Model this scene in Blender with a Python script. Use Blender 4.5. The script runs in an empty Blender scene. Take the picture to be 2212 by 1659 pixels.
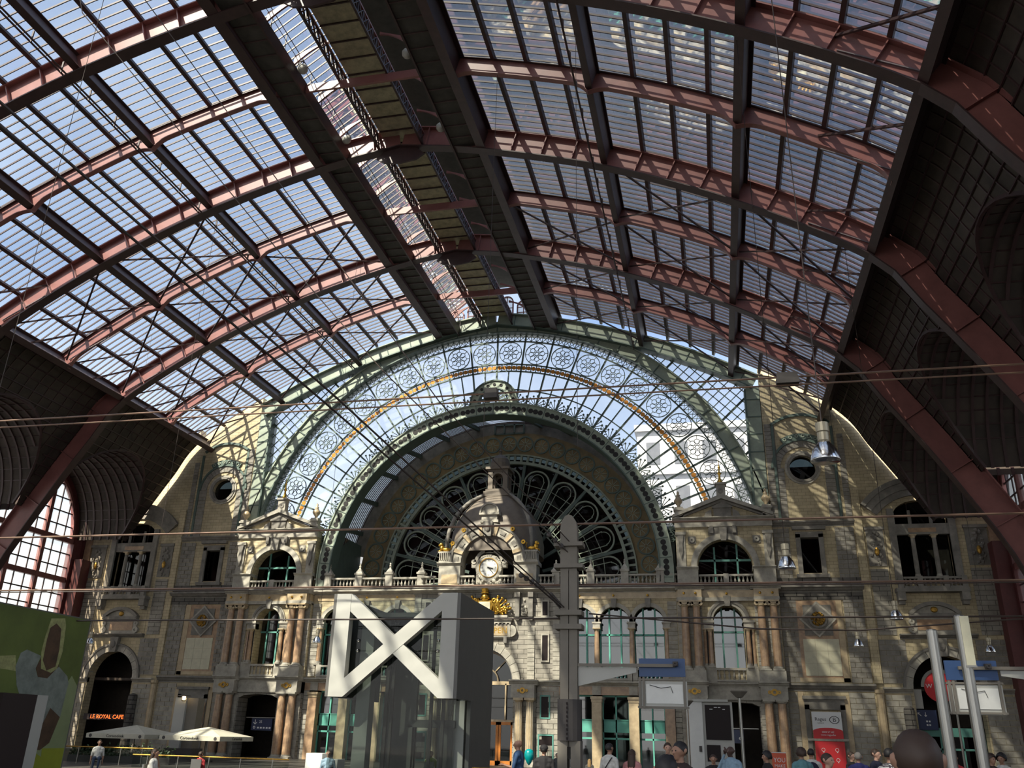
import bpy, math, random
import numpy as np
from mathutils import Vector, Matrix
random.seed(7); rnd = random.Random(11)
sc = bpy.context.scene
COL = sc.collection
PI = math.pi
# ------------------------------------------------------------------ camera
F_PX = 1868.35
cam_d = bpy.data.cameras.new('camera'); cam = bpy.data.objects.new('camera', cam_d); COL.objects.link(cam)
cam_d.sensor_fit = 'HORIZONTAL'; cam_d.sensor_width = 36.0; cam_d.lens = F_PX / 2212 * 36.0
cam_d.clip_end = 2000
yaw, pit, rol = (math.radians(a) for a in (13.17394, 22.21465, 1.51458))
fw = Vector((-math.sin(yaw)*math.cos(pit), math.cos(yaw)*math.cos(pit), math.sin(pit)))
rt = Vector((math.cos(yaw), math.sin(yaw), 0)); up = rt.cross(fw)
r2 = rt*math.cos(rol) + up*math.sin(rol); u2 = -rt*math.sin(rol) + up*math.cos(rol)
M = Matrix((r2, u2, -fw)).transposed().to_4x4(); M.translation = Vector((16.492, -64.0, 0.0))
cam.matrix_world = M
sc.camera = cam
# ------------------------------------------------------------------ sky, sun, exposure
SUN_EL, SUN_AZ = 47.0, 207.0        # azimuth measured clockwise from +Y: behind the camera and to its left
wd = bpy.data.worlds.new('sky'); sc.world = wd; wd.use_nodes = True
nt = wd.node_tree; nt.nodes.clear()
def N(t, kind, **kw):
    n = t.nodes.new(kind)
    for k, v in kw.items():
        if k in n.inputs.keys(): n.inputs[k].default_value = v
        else: setattr(n, k, v)
    return n
sky = N(nt, 'ShaderNodeTexSky', sky_type='NISHITA', sun_disc=False, sun_elevation=math.radians(SUN_EL), sun_rotation=math.radians(SUN_AZ), air_density=1.0, dust_density=2.2, ozone_density=1.5)
tc = N(nt, 'ShaderNodeTexCoord'); nz = N(nt, 'ShaderNodeTexNoise', Scale=2.2, Detail=6.0, Roughness=0.6)
nt.links.new(tc.outputs['Generated'], nz.inputs['Vector'])
rp = N(nt, 'ShaderNodeValToRGB'); rp.color_ramp.elements[0].position = .45; rp.color_ramp.elements[1].position = .72
nt.links.new(nz.outputs['Fac'], rp.inputs['Fac'])
mx = N(nt, 'ShaderNodeMix', data_type='RGBA'); mx.inputs['B'].default_value = (7.2, 7.4, 7.6, 1)
ml = N(nt, 'ShaderNodeMath', operation='MULTIPLY'); ml.inputs[1].default_value = .28
# thin cloud plus the white haze that thickens towards the horizon all round
spx = N(nt, 'ShaderNodeSeparateXYZ'); nt.links.new(tc.outputs['Generated'], spx.inputs[0])
hz1 = N(nt, 'ShaderNodeMapRange'); hz1.inputs['From Min'].default_value = .05; hz1.inputs['From Max'].default_value = .44; hz1.inputs['To Min'].default_value = .75; hz1.inputs['To Max'].default_value = 0.0
nt.links.new(spx.outputs['Z'], hz1.inputs['Value'])
sm0 = N(nt, 'ShaderNodeMath', operation='ADD'); sm0.use_clamp = True
nt.links.new(rp.outputs['Color'], ml.inputs[0]); nt.links.new(ml.outputs[0], sm0.inputs[0]); nt.links.new(hz1.outputs['Result'], sm0.inputs[1]); nt.links.new(sm0.outputs[0], mx.inputs['Factor'])
nt.links.new(sky.outputs['Color'], mx.inputs['A'])
bg = N(nt, 'ShaderNodeBackground', Strength=0.145); wo = N(nt, 'ShaderNodeOutputWorld')
nt.links.new(mx.outputs['Result'], bg.inputs['Color']); nt.links.new(bg.outputs[0], wo.inputs[0])
sd = bpy.data.lights.new('sun', 'SUN'); sd.energy = 7.8; sd.angle = math.radians(0.6); sd.color = (1.0, .90, .74)
sun = bpy.data.objects.new('sun', sd); COL.objects.link(sun)
el, az = math.radians(SUN_EL), math.radians(SUN_AZ)
sv = Vector((math.sin(az)*math.cos(el), math.cos(az)*math.cos(el), math.sin(el)))
sun.rotation_euler = sv.to_track_quat('Z', 'Y').to_euler(); sun.location = sv*120
vs = sc.view_settings; vs.view_transform = 'Standard'; vs.look = 'None'; vs.gamma = 1.0; vs.use_curve_mapping = False
vs.exposure = 0.92
sc.cycles.max_bounces = 5; sc.cycles.diffuse_bounces = 2; sc.cycles.glossy_bounces = 2; sc.cycles.caustics_reflective = False; sc.cycles.adaptive_threshold = .06
FLOOR = -1.85
# ------------------------------------------------------------------ mesh builder
class MB:
    def __init__(s): s.v = []; s.f = []; s.p = []
    def add(s, vs, fs):
        o = len(s.v); s.p.append((o, len(s.f))); s.v.extend(vs); s.f.extend([tuple(i+o for i in f) for f in fs]); return s
    def hexa(s, p):
        return s.add(p, [(0,3,2,1),(4,5,6,7),(0,1,5,4),(1,2,6,5),(2,3,7,6),(3,0,4,7)])
    def box(s, x0, x1, y0, y1, z0, z1):
        x0, x1 = min(x0,x1), max(x0,x1); y0, y1 = min(y0,y1), max(y0,y1); z0, z1 = min(z0,z1), max(z0,z1)
        return s.hexa([(x0,y0,z0),(x1,y0,z0),(x1,y1,z0),(x0,y1,z0),(x0,y0,z1),(x1,y0,z1),(x1,y1,z1),(x0,y1,z1)])
    def prism(s, pts, fn, a, b):
        n = len(pts); A = [fn(p, a) for p in pts]; B = [fn(p, b) for p in pts]
        return s.add(A+B, [tuple(range(n-1,-1,-1)), tuple(range(n,2*n))] + [(i,(i+1)%n,n+(i+1)%n,n+i) for i in range(n)])
    def xz(s, pts, y0, y1): return s.prism(pts, lambda p, t: (p[0], t, p[1]), y0, y1)
    def yz(s, pts, x0, x1): return s.prism(pts, lambda p, t: (t, p[0], p[1]), x0, x1)
    def xy(s, pts, z0, z1): return s.prism(pts, lambda p, t: (p[0], p[1], t), z0, z1)
    def ring(s, cx, cz, r0, r1, a0, a1, y0, y1, n=32):
        """arch ring in the XZ plane, angles from vertical (deg), + towards +X"""
        full = abs(a1-a0) >= 359.9; vs = []; fs = []
        for i in range(n+1):
            a = math.radians(a0+(a1-a0)*i/n); c, q = math.sin(a), math.cos(a)
            vs += [(cx+r0*c,y0,cz+r0*q),(cx+r1*c,y0,cz+r1*q),(cx+r1*c,y1,cz+r1*q),(cx+r0*c,y1,cz+r0*q)]
        for i in range(n):
            b = 4*i; d = b+4
            fs += [(b,b+1,d+1,d),(b+1,b+2,d+2,d+1),(b+2,b+3,d+3,d+2),(b+3,b,d,d+3)]
        if not full: fs += [(0,3,2,1),(4*n,4*n+1,4*n+2,4*n+3)]
        return s.add(vs, fs)
    def bar(s, p, q, w, h, upv=(0,0,1)):
        p, q = Vector(p), Vector(q); d = (q-p).normalized(); u = Vector(upv)
        r = d.cross(u)
        if r.length < 1e-4: r = d.cross(Vector((1,0,0)))
        r.normalize(); u = r.cross(d); r = r*(w/2); u = u*(h/2)
        return s.hexa([tuple(x) for x in (p-r-u,p+r-u,p+r+u,p-r+u,q-r-u,q+r-u,q+r+u,q-r+u)])
    def tube(s, pts, r, n=6, cap=True):
        pts = [Vector(p) for p in pts]; vs = []; fs = []; m = len(pts); rr = r if isinstance(r, (list, tuple)) else [r]*m
        u = None
        for i, p in enumerate(pts):
            d = (pts[min(i+1,m-1)]-pts[max(i-1,0)]).normalized()
            if u is None:
                u = d.cross(Vector((0,0,1)))
                if u.length < 1e-3: u = d.cross(Vector((1,0,0)))
            u = (u - d*u.dot(d)); u.normalize(); w = d.cross(u)
            for k in range(n):
                a = 2*PI*k/n; vs.append(tuple(p + (u*math.cos(a)+w*math.sin(a))*rr[i]))
        for i in range(m-1):
            for k in range(n): fs.append((i*n+k, i*n+(k+1)%n, (i+1)*n+(k+1)%n, (i+1)*n+k))
        if cap: fs += [tuple(range(n-1,-1,-1)), tuple(range((m-1)*n, m*n))]
        return s.add(vs, fs)
    def lathe(s, cx, cy, prof, n=16, sx=1, sy=1, ph=0):
        vs = []; fs = []; m = len(prof)
        for r, z in prof:
            for k in range(n):
                a = 2*PI*k/n+ph; vs.append((cx+r*sx*math.cos(a), cy+r*sy*math.sin(a), z))
        for i in range(m-1):
            for k in range(n): fs.append((i*n+k, i*n+(k+1)%n, (i+1)*n+(k+1)%n, (i+1)*n+k))
        fs += [tuple(range(n-1,-1,-1)), tuple(range((m-1)*n, m*n))]
        return s.add(vs, fs)
    def ball(s, c, r, n=10, m=6, sx=1, sy=1, sz=1):
        vs = [(c[0],c[1],c[2]-r*sz)]; fs = []
        for i in range(1, m):
            t = PI*i/m
            for k in range(n):
                a = 2*PI*k/n; vs.append((c[0]+r*sx*math.sin(t)*math.cos(a), c[1]+r*sy*math.sin(t)*math.sin(a), c[2]-r*sz*math.cos(t)))
        vs.append((c[0],c[1],c[2]+r*sz)); L = len(vs)-1
        for k in range(n):
            fs.append((0,1+(k+1)%n,1+k)); fs.append((L,L-n+k,L-n+(k+1)%n))
        for i in range(m-2):
            for k in range(n):
                b = 1+i*n; fs.append((b+k,b+(k+1)%n,b+n+(k+1)%n,b+n+k))
        return s.add(vs, fs)
    def wall(s, x0, x1, z0, z1, y0, y1, hx0, hx1, hz0, zs, n=16, r=None, top=None):
        """wall in XZ between y0,y1 with a round-headed opening hx0..hx1, sill hz0, spring zs"""
        c = (hx0+hx1)/2; r = (hx1-hx0)/2 if r is None else r
        s.box(x0,hx0,y0,y1,z0,z1); s.box(hx1,x1,y0,y1,z0,z1)
        if hz0 > z0: s.box(hx0,hx1,y0,y1,z0,hz0)
        for i in range(n):
            xa = hx0+(hx1-hx0)*(1-math.cos(PI*i/n))/2; xb = hx0+(hx1-hx0)*(1-math.cos(PI*(i+1)/n))/2
            za, zb = (zs + r*math.sqrt(max(0,1-((x-c)/((hx1-hx0)/2))**2)) for x in (xa,xb))
            s.hexa([(xa,y0,za),(xb,y0,zb),(xb,y1,zb),(xa,y1,za),(xa,y0,z1),(xb,y0,z1),(xb,y1,z1),(xa,y1,z1)])
        return s
    def mirx(s):
        s.v = [(-x,y,z) for x,y,z in s.v]; s.f = [f[::-1] for f in s.f]; return s
    def build(s, name, mat, parent=None, smooth=False, kind=None, org=None, split=False):
        if split:      # every piece that was added becomes an object of its own
            ends = s.p[1:]+[(len(s.v), len(s.f))]; out = []
            for (v0, f0), (v1, f1) in zip(s.p, ends):
                q = MB(); q.v = s.v[v0:v1]; q.f = [tuple(i-v0 for i in f) for f in s.f[f0:f1]]; out.append(q.build(name, mat, parent, smooth, kind, org))
            return out[0]
        me = bpy.data.meshes.new(name); o = bpy.data.objects.new(name, me)
        w = WL[parent.name] if parent is not None else (Vector(org) if org else Vector((0,0,0)))
        me.from_pydata([(x-w[0],y-w[1],z-w[2]) for x,y,z in s.v], [], s.f)
        me.materials.append(MT[mat] if isinstance(mat, str) else mat)
        if smooth: me.shade_smooth()
        COL.objects.link(o)
        if parent is not None: o.parent = parent
        else: o.location = w
        WL[o.name] = w
        if kind: o['kind'] = kind
        return o
WL = {}
def link(o, parent=None, w=None):
    COL.objects.link(o)
    if parent is not None: o.parent = parent
    WL[o.name] = Vector(w) if w is not None else (WL[parent.name] if parent is not None else Vector(o.location))
    return o
def root(name, loc, label=None, cat=None, group=None, kind=None):
    o = bpy.data.objects.new(name, None); COL.objects.link(o); o.location = loc; o.empty_display_size = .2
    WL[o.name] = Vector(loc); tag(o, label, cat, group, kind); return o
def tag(o, label=None, cat=None, group=None, kind=None):
    for k, v in (('label',label),('category',cat),('group',group),('kind',kind)):
        if v: o[k] = v
    return o
def inst(src, parent, off=(0,0,0), name=None):
    """copy of a part (shared mesh), moved by off, under parent"""
    o = src.copy(); o.name = name or src.name.split('.')[0]; COL.objects.link(o)
    o.parent = parent; o.location = Vector(off) + (WL[src.name] - WL[parent.name] if parent is not None else Vector((0,0,0)))
    WL[o.name] = WL[parent.name] if parent is not None else WL[src.name]
    return o
def dup(r0, loc, label=None, group=None):
    r = r0.copy(); COL.objects.link(r); r.location = loc; WL[r.name] = Vector(loc)
    if label: r['label'] = label
    if group: r['group'] = group
    for ch in list(r0.children):
        c = ch.copy(); COL.objects.link(c); c.parent = r; WL[c.name] = Vector(loc)
        for g in ch.children:
            d = g.copy(); COL.objects.link(d); d.parent = c; WL[d.name] = Vector(loc)
    return r
TS = bpy.data.scenes.new('workbench')
def evaluated(ob):
    """mesh of ob with its modifiers applied, worked out in an empty side scene"""
    TS.collection.objects.link(ob); vl = TS.view_layers[0]; vl.update()
    me = bpy.data.meshes.new_from_object(ob.evaluated_get(vl.depsgraph)); bpy.data.objects.remove(ob); return me
def text(body, name, loc, size, mat, parent=None, rot=(PI/2,0,0), ext=.004, align='CENTER', sx=1.0):
    cu = bpy.data.curves.new(name, 'FONT'); cu.body = body; cu.size = size; cu.align_x = align; cu.align_y = 'CENTER'; cu.extrude = ext; cu.resolution_u = 2
    tmp = bpy.data.objects.new('tmp', cu); me = evaluated(tmp); bpy.data.curves.remove(cu)
    me.name = name; me.materials.clear(); me.materials.append(MT[mat]); o = bpy.data.objects.new(name, me); COL.objects.link(o)
    w = WL[parent.name] if parent is not None else Vector((0,0,0))
    o.location = Vector(loc)-w; o.rotation_euler = rot; o.scale = (sx,1,1)
    if parent is not None: o.parent = parent
    WL[o.name] = w
    return o
# ------------------------------------------------------------------ materials
MT = {}
def mat(name, col, rough=.7, metal=0, noise=0, nscale=3.0, col2=None, brick=None, bump=0, emit=None, spec=.5):
    m = bpy.data.materials.new(name); m.use_nodes = True; t = m.node_tree; b = t.nodes['Principled BSDF']
    b.inputs['Roughness'].default_value = rough; b.inputs['Metallic'].default_value = metal; b.inputs['Specular IOR Level'].default_value = spec
    c4 = (*col, 1); b.inputs['Base Color'].default_value = c4; src = None
    geo = N(t, 'ShaderNodeNewGeometry'); height = None
    if brick:
        bw, bh, mort, cm = brick
        sp = N(t, 'ShaderNodeSeparateXYZ'); t.links.new(geo.outputs['Position'], sp.inputs[0])
        ad = N(t, 'ShaderNodeMath', operation='ADD'); t.links.new(sp.outputs['X'], ad.inputs[0]); t.links.new(sp.outputs['Y'], ad.inputs[1])
        cb = N(t, 'ShaderNodeCombineXYZ'); t.links.new(ad.outputs[0], cb.inputs['X']); t.links.new(sp.outputs['Z'], cb.inputs['Y'])
        bk = N(t, 'ShaderNodeTexBrick'); bk.inputs['Scale'].default_value = 1; bk.inputs['Brick Width'].default_value = bw; bk.inputs['Row Height'].default_value = bh
        bk.inputs['Mortar Size'].default_value = mort; bk.inputs['Mortar Smooth'].default_value = .2
        bk.inputs['Color1'].default_value = c4; bk.inputs['Color2'].default_value = (*(col2 or col), 1); bk.inputs['Mortar'].default_value = (*cm, 1)
        t.links.new(cb.outputs[0], bk.inputs['Vector']); src = bk.outputs['Color']; height = bk.outputs['Fac']
    if noise:
        nz = N(t, 'ShaderNodeTexNoise', Scale=nscale, Detail=6.0, Roughness=.65); t.links.new(geo.outputs['Position'], nz.inputs['Vector'])
        rp = N(t, 'ShaderNodeValToRGB'); rp.color_ramp.elements[0].position = .3; rp.color_ramp.elements[1].position = .72
        lo = 1-noise; rp.color_ramp.elements[0].color = (lo,lo,lo,1)
        if col2 and not brick:
            rp.color_ramp.elements[0].color = (*col2,1); rp.color_ramp.elements[1].color = c4; t.links.new(nz.outputs['Fac'], rp.inputs['Fac']); src = rp.outputs['Color']
        else:
            t.links.new(nz.outputs['Fac'], rp.inputs['Fac'])
            mm = N(t, 'ShaderNodeMix', data_type='RGBA', blend_type='MULTIPLY'); mm.inputs['Factor'].default_value = 1
            if src: t.links.new(src, mm.inputs['A'])
            else: mm.inputs['A'].default_value = c4
            t.links.new(rp.outputs['Color'], mm.inputs['B']); src = mm.outputs['Result']
        if height is None: height = nz.outputs['Fac']
    if src: t.links.new(src, b.inputs['Base Color'])
    if bump and height is not None:
        bp = N(t, 'ShaderNodeBump', Strength=bump, Distance=.03, invert=bool(brick)); t.links.new(height, bp.inputs['Height']); t.links.new(bp.outputs[0], b.inputs['Normal'])
    if emit: b.inputs['Emission Color'].default_value = (*emit[0],1); b.inputs['Emission Strength'].default_value = emit[1]
    MT[name] = m; return m
def glass(name, tint, clear, rough=.03, gloss=.08, dirt_sheen=(.75,.78,.78), frost=.0):
    """clear: share that goes straight through; frost: share of translucent film, for dust and white sheen; gloss: reflection at normal incidence"""
    m = bpy.data.materials.new(name); m.use_nodes = True; t = m.node_tree; t.nodes.clear()
    o = N(t, 'ShaderNodeOutputMaterial'); tr = N(t, 'ShaderNodeBsdfTransparent'); tr.inputs[0].default_value = (*[c*clear for c in tint],1)
    gl = N(t, 'ShaderNodeBsdfGlossy', Roughness=rough); gl.inputs[0].default_value = (1,1,1,1)
    lw = N(t, 'ShaderNodeFresnel', IOR=1.45); mxs = N(t, 'ShaderNodeMixShader'); last = tr.outputs[0]
    if frost:
        tl = N(t, 'ShaderNodeBsdfTranslucent'); tl.inputs[0].default_value = (*dirt_sheen,1); df = N(t, 'ShaderNodeBsdfDiffuse'); df.inputs[0].default_value = (*dirt_sheen,1)
        m0 = N(t, 'ShaderNodeMixShader'); m0.inputs[0].default_value = .35; t.links.new(tl.outputs[0], m0.inputs[1]); t.links.new(df.outputs[0], m0.inputs[2])
        m1 = N(t, 'ShaderNodeMixShader'); m1.inputs[0].default_value = frost; t.links.new(tr.outputs[0], m1.inputs[1]); t.links.new(m0.outputs[0], m1.inputs[2]); last = m1.outputs[0]
    mu = N(t, 'ShaderNodeMath', operation='MULTIPLY'); mu.inputs[1].default_value = gloss/.04; t.links.new(lw.outputs[0], mu.inputs[0])
    mu.use_clamp = True
    t.links.new(mu.outputs[0], mxs.inputs[0]); t.links.new(last, mxs.inputs[1]); t.links.new(gl.outputs[0], mxs.inputs[2]); t.links.new(mxs.outputs[0], o.inputs[0])
    MT[name] = m; return m
mat('red_iron', (.285,.112,.100), .38, noise=.3, nscale=1.2)
mat('wall_red', (.130,.032,.030), .5, noise=.4, nscale=1.2)
mat('dark_iron', (.060,.030,.030), .5, noise=.4, nscale=2)
mat('grey_iron', (.155,.125,.135), .5, noise=.25, nscale=1.5)
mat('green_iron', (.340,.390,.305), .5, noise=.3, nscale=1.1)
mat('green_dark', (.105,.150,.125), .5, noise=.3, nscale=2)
mat('teal', (.120,.420,.330), .5, noise=.15, nscale=3)
mat('teal_dim', (.100,.270,.225), .5)
mat('stone', (.430,.395,.330), .85, noise=.45, nscale=.8, col2=(.350,.318,.265), brick=(.95,.33,.018,(.10,.088,.07)), bump=.5)
mat('stone_dark', (.175,.160,.140), .85, noise=.5, nscale=.9, col2=(.135,.122,.105), brick=(.9,.33,.03,(.022,.019,.016)), bump=.7)
mat('ashlar', (.450,.415,.345), .85, noise=.45, nscale=2.2, bump=.2)
mat('ashlar_dark', (.330,.303,.258), .85, noise=.5, nscale=2.2, bump=.2)
mat('trim_stone', (.500,.462,.385), .8, noise=.5, nscale=1.6, bump=.15)
mat('trim_dark', (.285,.262,.225), .85, noise=.5, nscale=1.6, bump=.2)
mat('cream_brick', (.660,.550,.350), .8, noise=.4, nscale=.7, col2=(.560,.460,.285), brick=(.55,.24,.010,(.26,.21,.13)), bump=.25)
mat('pink_marble', (.500,.335,.195), .35, noise=1, nscale=2.6, col2=(.270,.165,.105))
mat('pale_marble', (.560,.440,.270), .35, noise=1, nscale=2.2, col2=(.360,.270,.165))
mat('cream_panel', (.640,.600,.430), .6, noise=.2, nscale=2.5)
mat('gold', (.830,.480,.080), .32, 1, noise=.45, nscale=9)
mat('gold_dim', (.520,.300,.060), .45, .8, noise=.5, nscale=9)
mat('lead', (.190,.155,.120), .6, noise=.35, nscale=1.5)
mat('frieze_brown', (.330,.240,.115), .7, noise=.6, nscale=.9)
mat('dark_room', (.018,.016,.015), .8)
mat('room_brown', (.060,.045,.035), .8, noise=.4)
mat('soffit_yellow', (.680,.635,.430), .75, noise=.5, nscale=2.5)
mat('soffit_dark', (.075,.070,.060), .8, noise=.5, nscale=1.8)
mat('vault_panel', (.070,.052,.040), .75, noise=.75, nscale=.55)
mat('orange_glass', (.800,.330,.060), .25, noise=.35, nscale=1.5)
mat('white_paint', (.780,.770,.720), .5, noise=.1)
mat('panel_grey', (.470,.460,.415), .45, noise=.1, nscale=1)
mat('panel_dark', (.120,.115,.105), .5, noise=.15)
mat('steel', (.300,.290,.265), .36, .9, noise=.15, nscale=2)
mat('lamp_metal', (.750,.750,.740), .16, 1)
mat('lamp_neck', (.340,.300,.220), .4, .6)
mat('mast_paint', (.205,.180,.145), .6, noise=.2, nscale=2)
mat('mast_dark', (.075,.065,.060), .7, noise=.2)
mat('cable', (.055,.038,.030), .5)
mat('copper_cable', (.210,.130,.090), .45, .3)
mat('blue_sign', (.028,.075,.200), .45, noise=.1)
mat('navy_sign', (.020,.032,.090), .4)
mat('white_print', (.820,.820,.800), .5)
mat('black_print', (.012,.012,.012), .5)
mat('red_print', (.640,.030,.035), .45)
mat('orange_red', (.720,.115,.045), .5)
mat('orange_wood', (.620,.210,.030), .45, noise=.25, nscale=4)
mat('floor_stone', (.085,.078,.068), .4, noise=.3, nscale=.6, brick=(1.2,1.2,.012,(.15,.14,.12)))
mat('lamp_glow', (.9,.8,.6), .4, emit=((1,.75,.42), 6))
mat('sign_glow', (.8,.10,.02), .4, emit=((1,.16,.03), 1.2))
mat('parasol', (.610,.570,.450), .8, noise=.15)
mat('screen_black', (.016,.010,.010), .5, spec=.2)
mat('out_pale', (.620,.610,.585), .9, noise=.2, nscale=.4, brick=(1.6,.5,.03,(.45,.44,.42)))
mat('out_roof', (.130,.140,.155), .7, noise=.3)
glass('roof_glass', (.92,.98,1.0), .84, gloss=.03, frost=.045, dirt_sheen=(.70,.74,.76))
glass('screen_glass', (.96,.98,1.0), .90, gloss=.05, frost=.26, dirt_sheen=(.85,.86,.85))  # frost raised beyond dust, putting a bright white sheen into the panes
glass('side_glass', (1.0,.96,.88), .80, gloss=.03, frost=.22)
glass('clear_glass', (.72,.80,.77), .66, gloss=.02)
glass('dark_glass', (.55,.62,.60), .35, gloss=.05, rough=.02)
glass('wavy_glass', (.55,.65,.62), .30, gloss=.12, rough=.03)
# ------------------------------------------------------------------ roof profile (underside of the main arches, right half)
_P = [(0,32.35),(4.7,31.5),(12,29.3),(18.8,26.2),(25,22.3),(27.05,19.4),(29.15,16.1),(31.1,12.75),(32.6,9.9),(34.0,6.0),(34.9,2.0),(35.3,FLOOR)]
def _cr(pts, k=10):
    out = []; P = [np.array(p, float) for p in pts]; P = [2*P[0]-P[1]]+P+[2*P[-1]-P[-2]]
    for i in range(1, len(P)-2):
        for j in range(k):
            t = j/k; a, b, c, d = P[i-1], P[i], P[i+1], P[i+2]
            out.append(.5*((2*b)+(-a+c)*t+(2*a-5*b+4*c-d)*t*t+(-a+3*b-3*c+d)*t**3))
    out.append(P[-2]); return np.array(out)
PR = _cr(_P); _T = np.gradient(PR, axis=0); _T /= np.linalg.norm(_T, axis=1)[:,None]; NR = np.stack([-_T[:,1], _T[:,0]], 1)
NR[NR[:,1] < -0.02] *= 1
NR = np.where((NR[:,:1]*1.0+NR[:,1:]*.5) < 0, -NR, NR)
def at(x, off=0.0):
    """point of the right half profile at underside abscissa x, pushed out by off"""
    return (float(np.interp(x, PR[:,0], PR[:,0]+NR[:,0]*off)), float(np.interp(x, PR[:,0], PR[:,1]+NR[:,1]*off)))
def roof_z(x, off=0.0):
    q = PR+NR*off; return float(np.interp(abs(x), q[:,0], q[:,1]))
BAY = 12.1; NB = 9
MAIN = [-BAY*k for k in range(1, NB+1)]; SEC = [-BAY*(k+.5) for k in range(0, NB)]
PX = [5.0, 12.0, 18.8, 25.0]
DEP = 1.40
def rdep(x): return DEP+.35*min(1,max(0,(x-24.5)/3))
def sweep(mb, xs, lo, hi, y0, y1, s):
    """solid strip along the profile between offsets lo(x) and hi(x)"""
    for a, b in zip(xs[:-1], xs[1:]):
        p = [at(a, lo(a)), at(b, lo(b)), at(b, hi(b)), at(a, hi(a))]
        mb.hexa([(s*x, y0, z) for x, z in p]+[(s*x, y1, z) for x, z in p]) if s > 0 else mb.hexa([(s*x, y1, z) for x, z in p]+[(s*x, y0, z) for x, z in p])
def xs_of(x0, x1, n): return [x0+(x1-x0)*i/n for i in range(n+1)]
_leg = [25,26,27.05,28.1,29.15,30.1,31.1,31.9,32.6,33.4,34.0,34.5,34.9,35.15,35.3]
XA = xs_of(0, 25, 30)+_leg[1:]
rib_lab = ['dark red main arch nearest the glazed end wall', 'dark red main arch second from the end wall, crossing mid roof',
           'dark red main arch third from the end wall, cutting the top left corner', 'dark red main arch over the platforms behind the third one',
           'dark red main arch overhead behind the viewer']+['dark red main arch %s bays behind the viewer' % n for n in ('one','two','three','four')]
ribs = []
for yi, y in enumerate(MAIN):
    if yi == 0:
        r = root('roof_arch', (0,y,FLOOR), rib_lab[0], 'arch', 'main roof arches')
        w, f1 = MB(), MB()
        for s in (1,-1):
            f2 = MB()
            sweep(w, XA, lambda x: .06, lambda x: rdep(x)-.06, y-.035, y+.035, s)
            sweep(f1, XA, lambda x: 0, lambda x: .07, y-.30, y+.30, s)
            sweep(f2, XA, lambda x: rdep(x)-.07, lambda x: rdep(x), y-.30, y+.30, s); f2.build('upper_flange', 'red_iron', r)
        w.build('web', 'red_iron', r); f1.build('lower_flange', 'dark_iron', r)
        for s in (1,-1):
            for x in [1.6,3.4]+xs_of(6.75,10.25,2)+xs_of(13.7,17.1,2)+xs_of(20.35,23.45,2)+[26.2,28.1,30.1,31.9,33.4]:
                st = MB(); a, b = at(x,.07), at(x,rdep(x)-.07)
                for q in (-1,1): st.bar((s*a[0],y+q*.15,a[1]),(s*b[0],y+q*.15,b[1]), .05, .22, (0,1,0))
                st.build('stiffener', 'red_iron', r)
            a = at(.0)
        g = MB(); g.xz([(-1.5,31.75),(-1.0,31.4),(0,31.25),(1.0,31.4),(1.5,31.75),(1.0,32.25),(0,32.4),(-1.0,32.25)], y-.06, y+.06); g.build('ridge_gusset', 'dark_iron', r)
        ribs.append(r)
    else:
        ribs.append(dup(ribs[0], (0,y,FLOOR), rib_lab[yi]))
# secondary ribs: shallow, hung under the glass between purlins, haunched at every purlin
def hdep(x):
    d = min(abs(x-p) for p in PX); return .92 + .40*max(0, 1-d/1.0)**2.2
sec_lab = ['slender red secondary rib closest to the glazed end wall', 'slender red secondary rib between the first and second main arch', 'slender red secondary rib between the second and third main arch',
           'slender red secondary rib behind the third main arch', 'slender red secondary rib overhead behind the viewer']+['slender red secondary rib %s bays behind the viewer' % n for n in ('one','two','three','four')]
XS = sorted(set([round(v,3) for p in PX for v in (p-1,p-.8,p-.6,p-.45,p-.3,p-.2,p-.1,p,p+.1,p+.2,p+.3,p+.45,p+.6,p+.8,p+1) if 5 <= v <= 25]+xs_of(5,25,24)))
s0 = None
for i, y in enumerate(SEC):
    if s0 is None:
        s0 = root('roof_rib', (0,y,FLOOR), sec_lab[0], 'rib', 'secondary roof ribs')
        for s in (1,-1):
            w, f1, f2 = MB(), MB(), MB()
            sweep(w, XS, lambda x: DEP-hdep(x)+.03, lambda x: DEP-.03, y-.03, y+.03, s); sweep(f1, XS, lambda x: DEP-hdep(x), lambda x: DEP-hdep(x)+.045, y-.15, y+.15, s)
            sweep(f2, XS, lambda x: DEP-.05, lambda x: DEP, y-.16, y+.16, s)
            w.build('web', 'red_iron', s0); f1.build('lower_flange', 'red_iron', s0); f2.build('upper_flange', 'dark_iron', s0)
        t = MB(); t.bar((-5,y,32.15),(5,y,32.15),.14,.5); t.build('lantern_tie', 'red_iron', s0)
    else: dup(s0, (0,y,FLOOR), sec_lab[i])
YB = -BAY*NB
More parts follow.
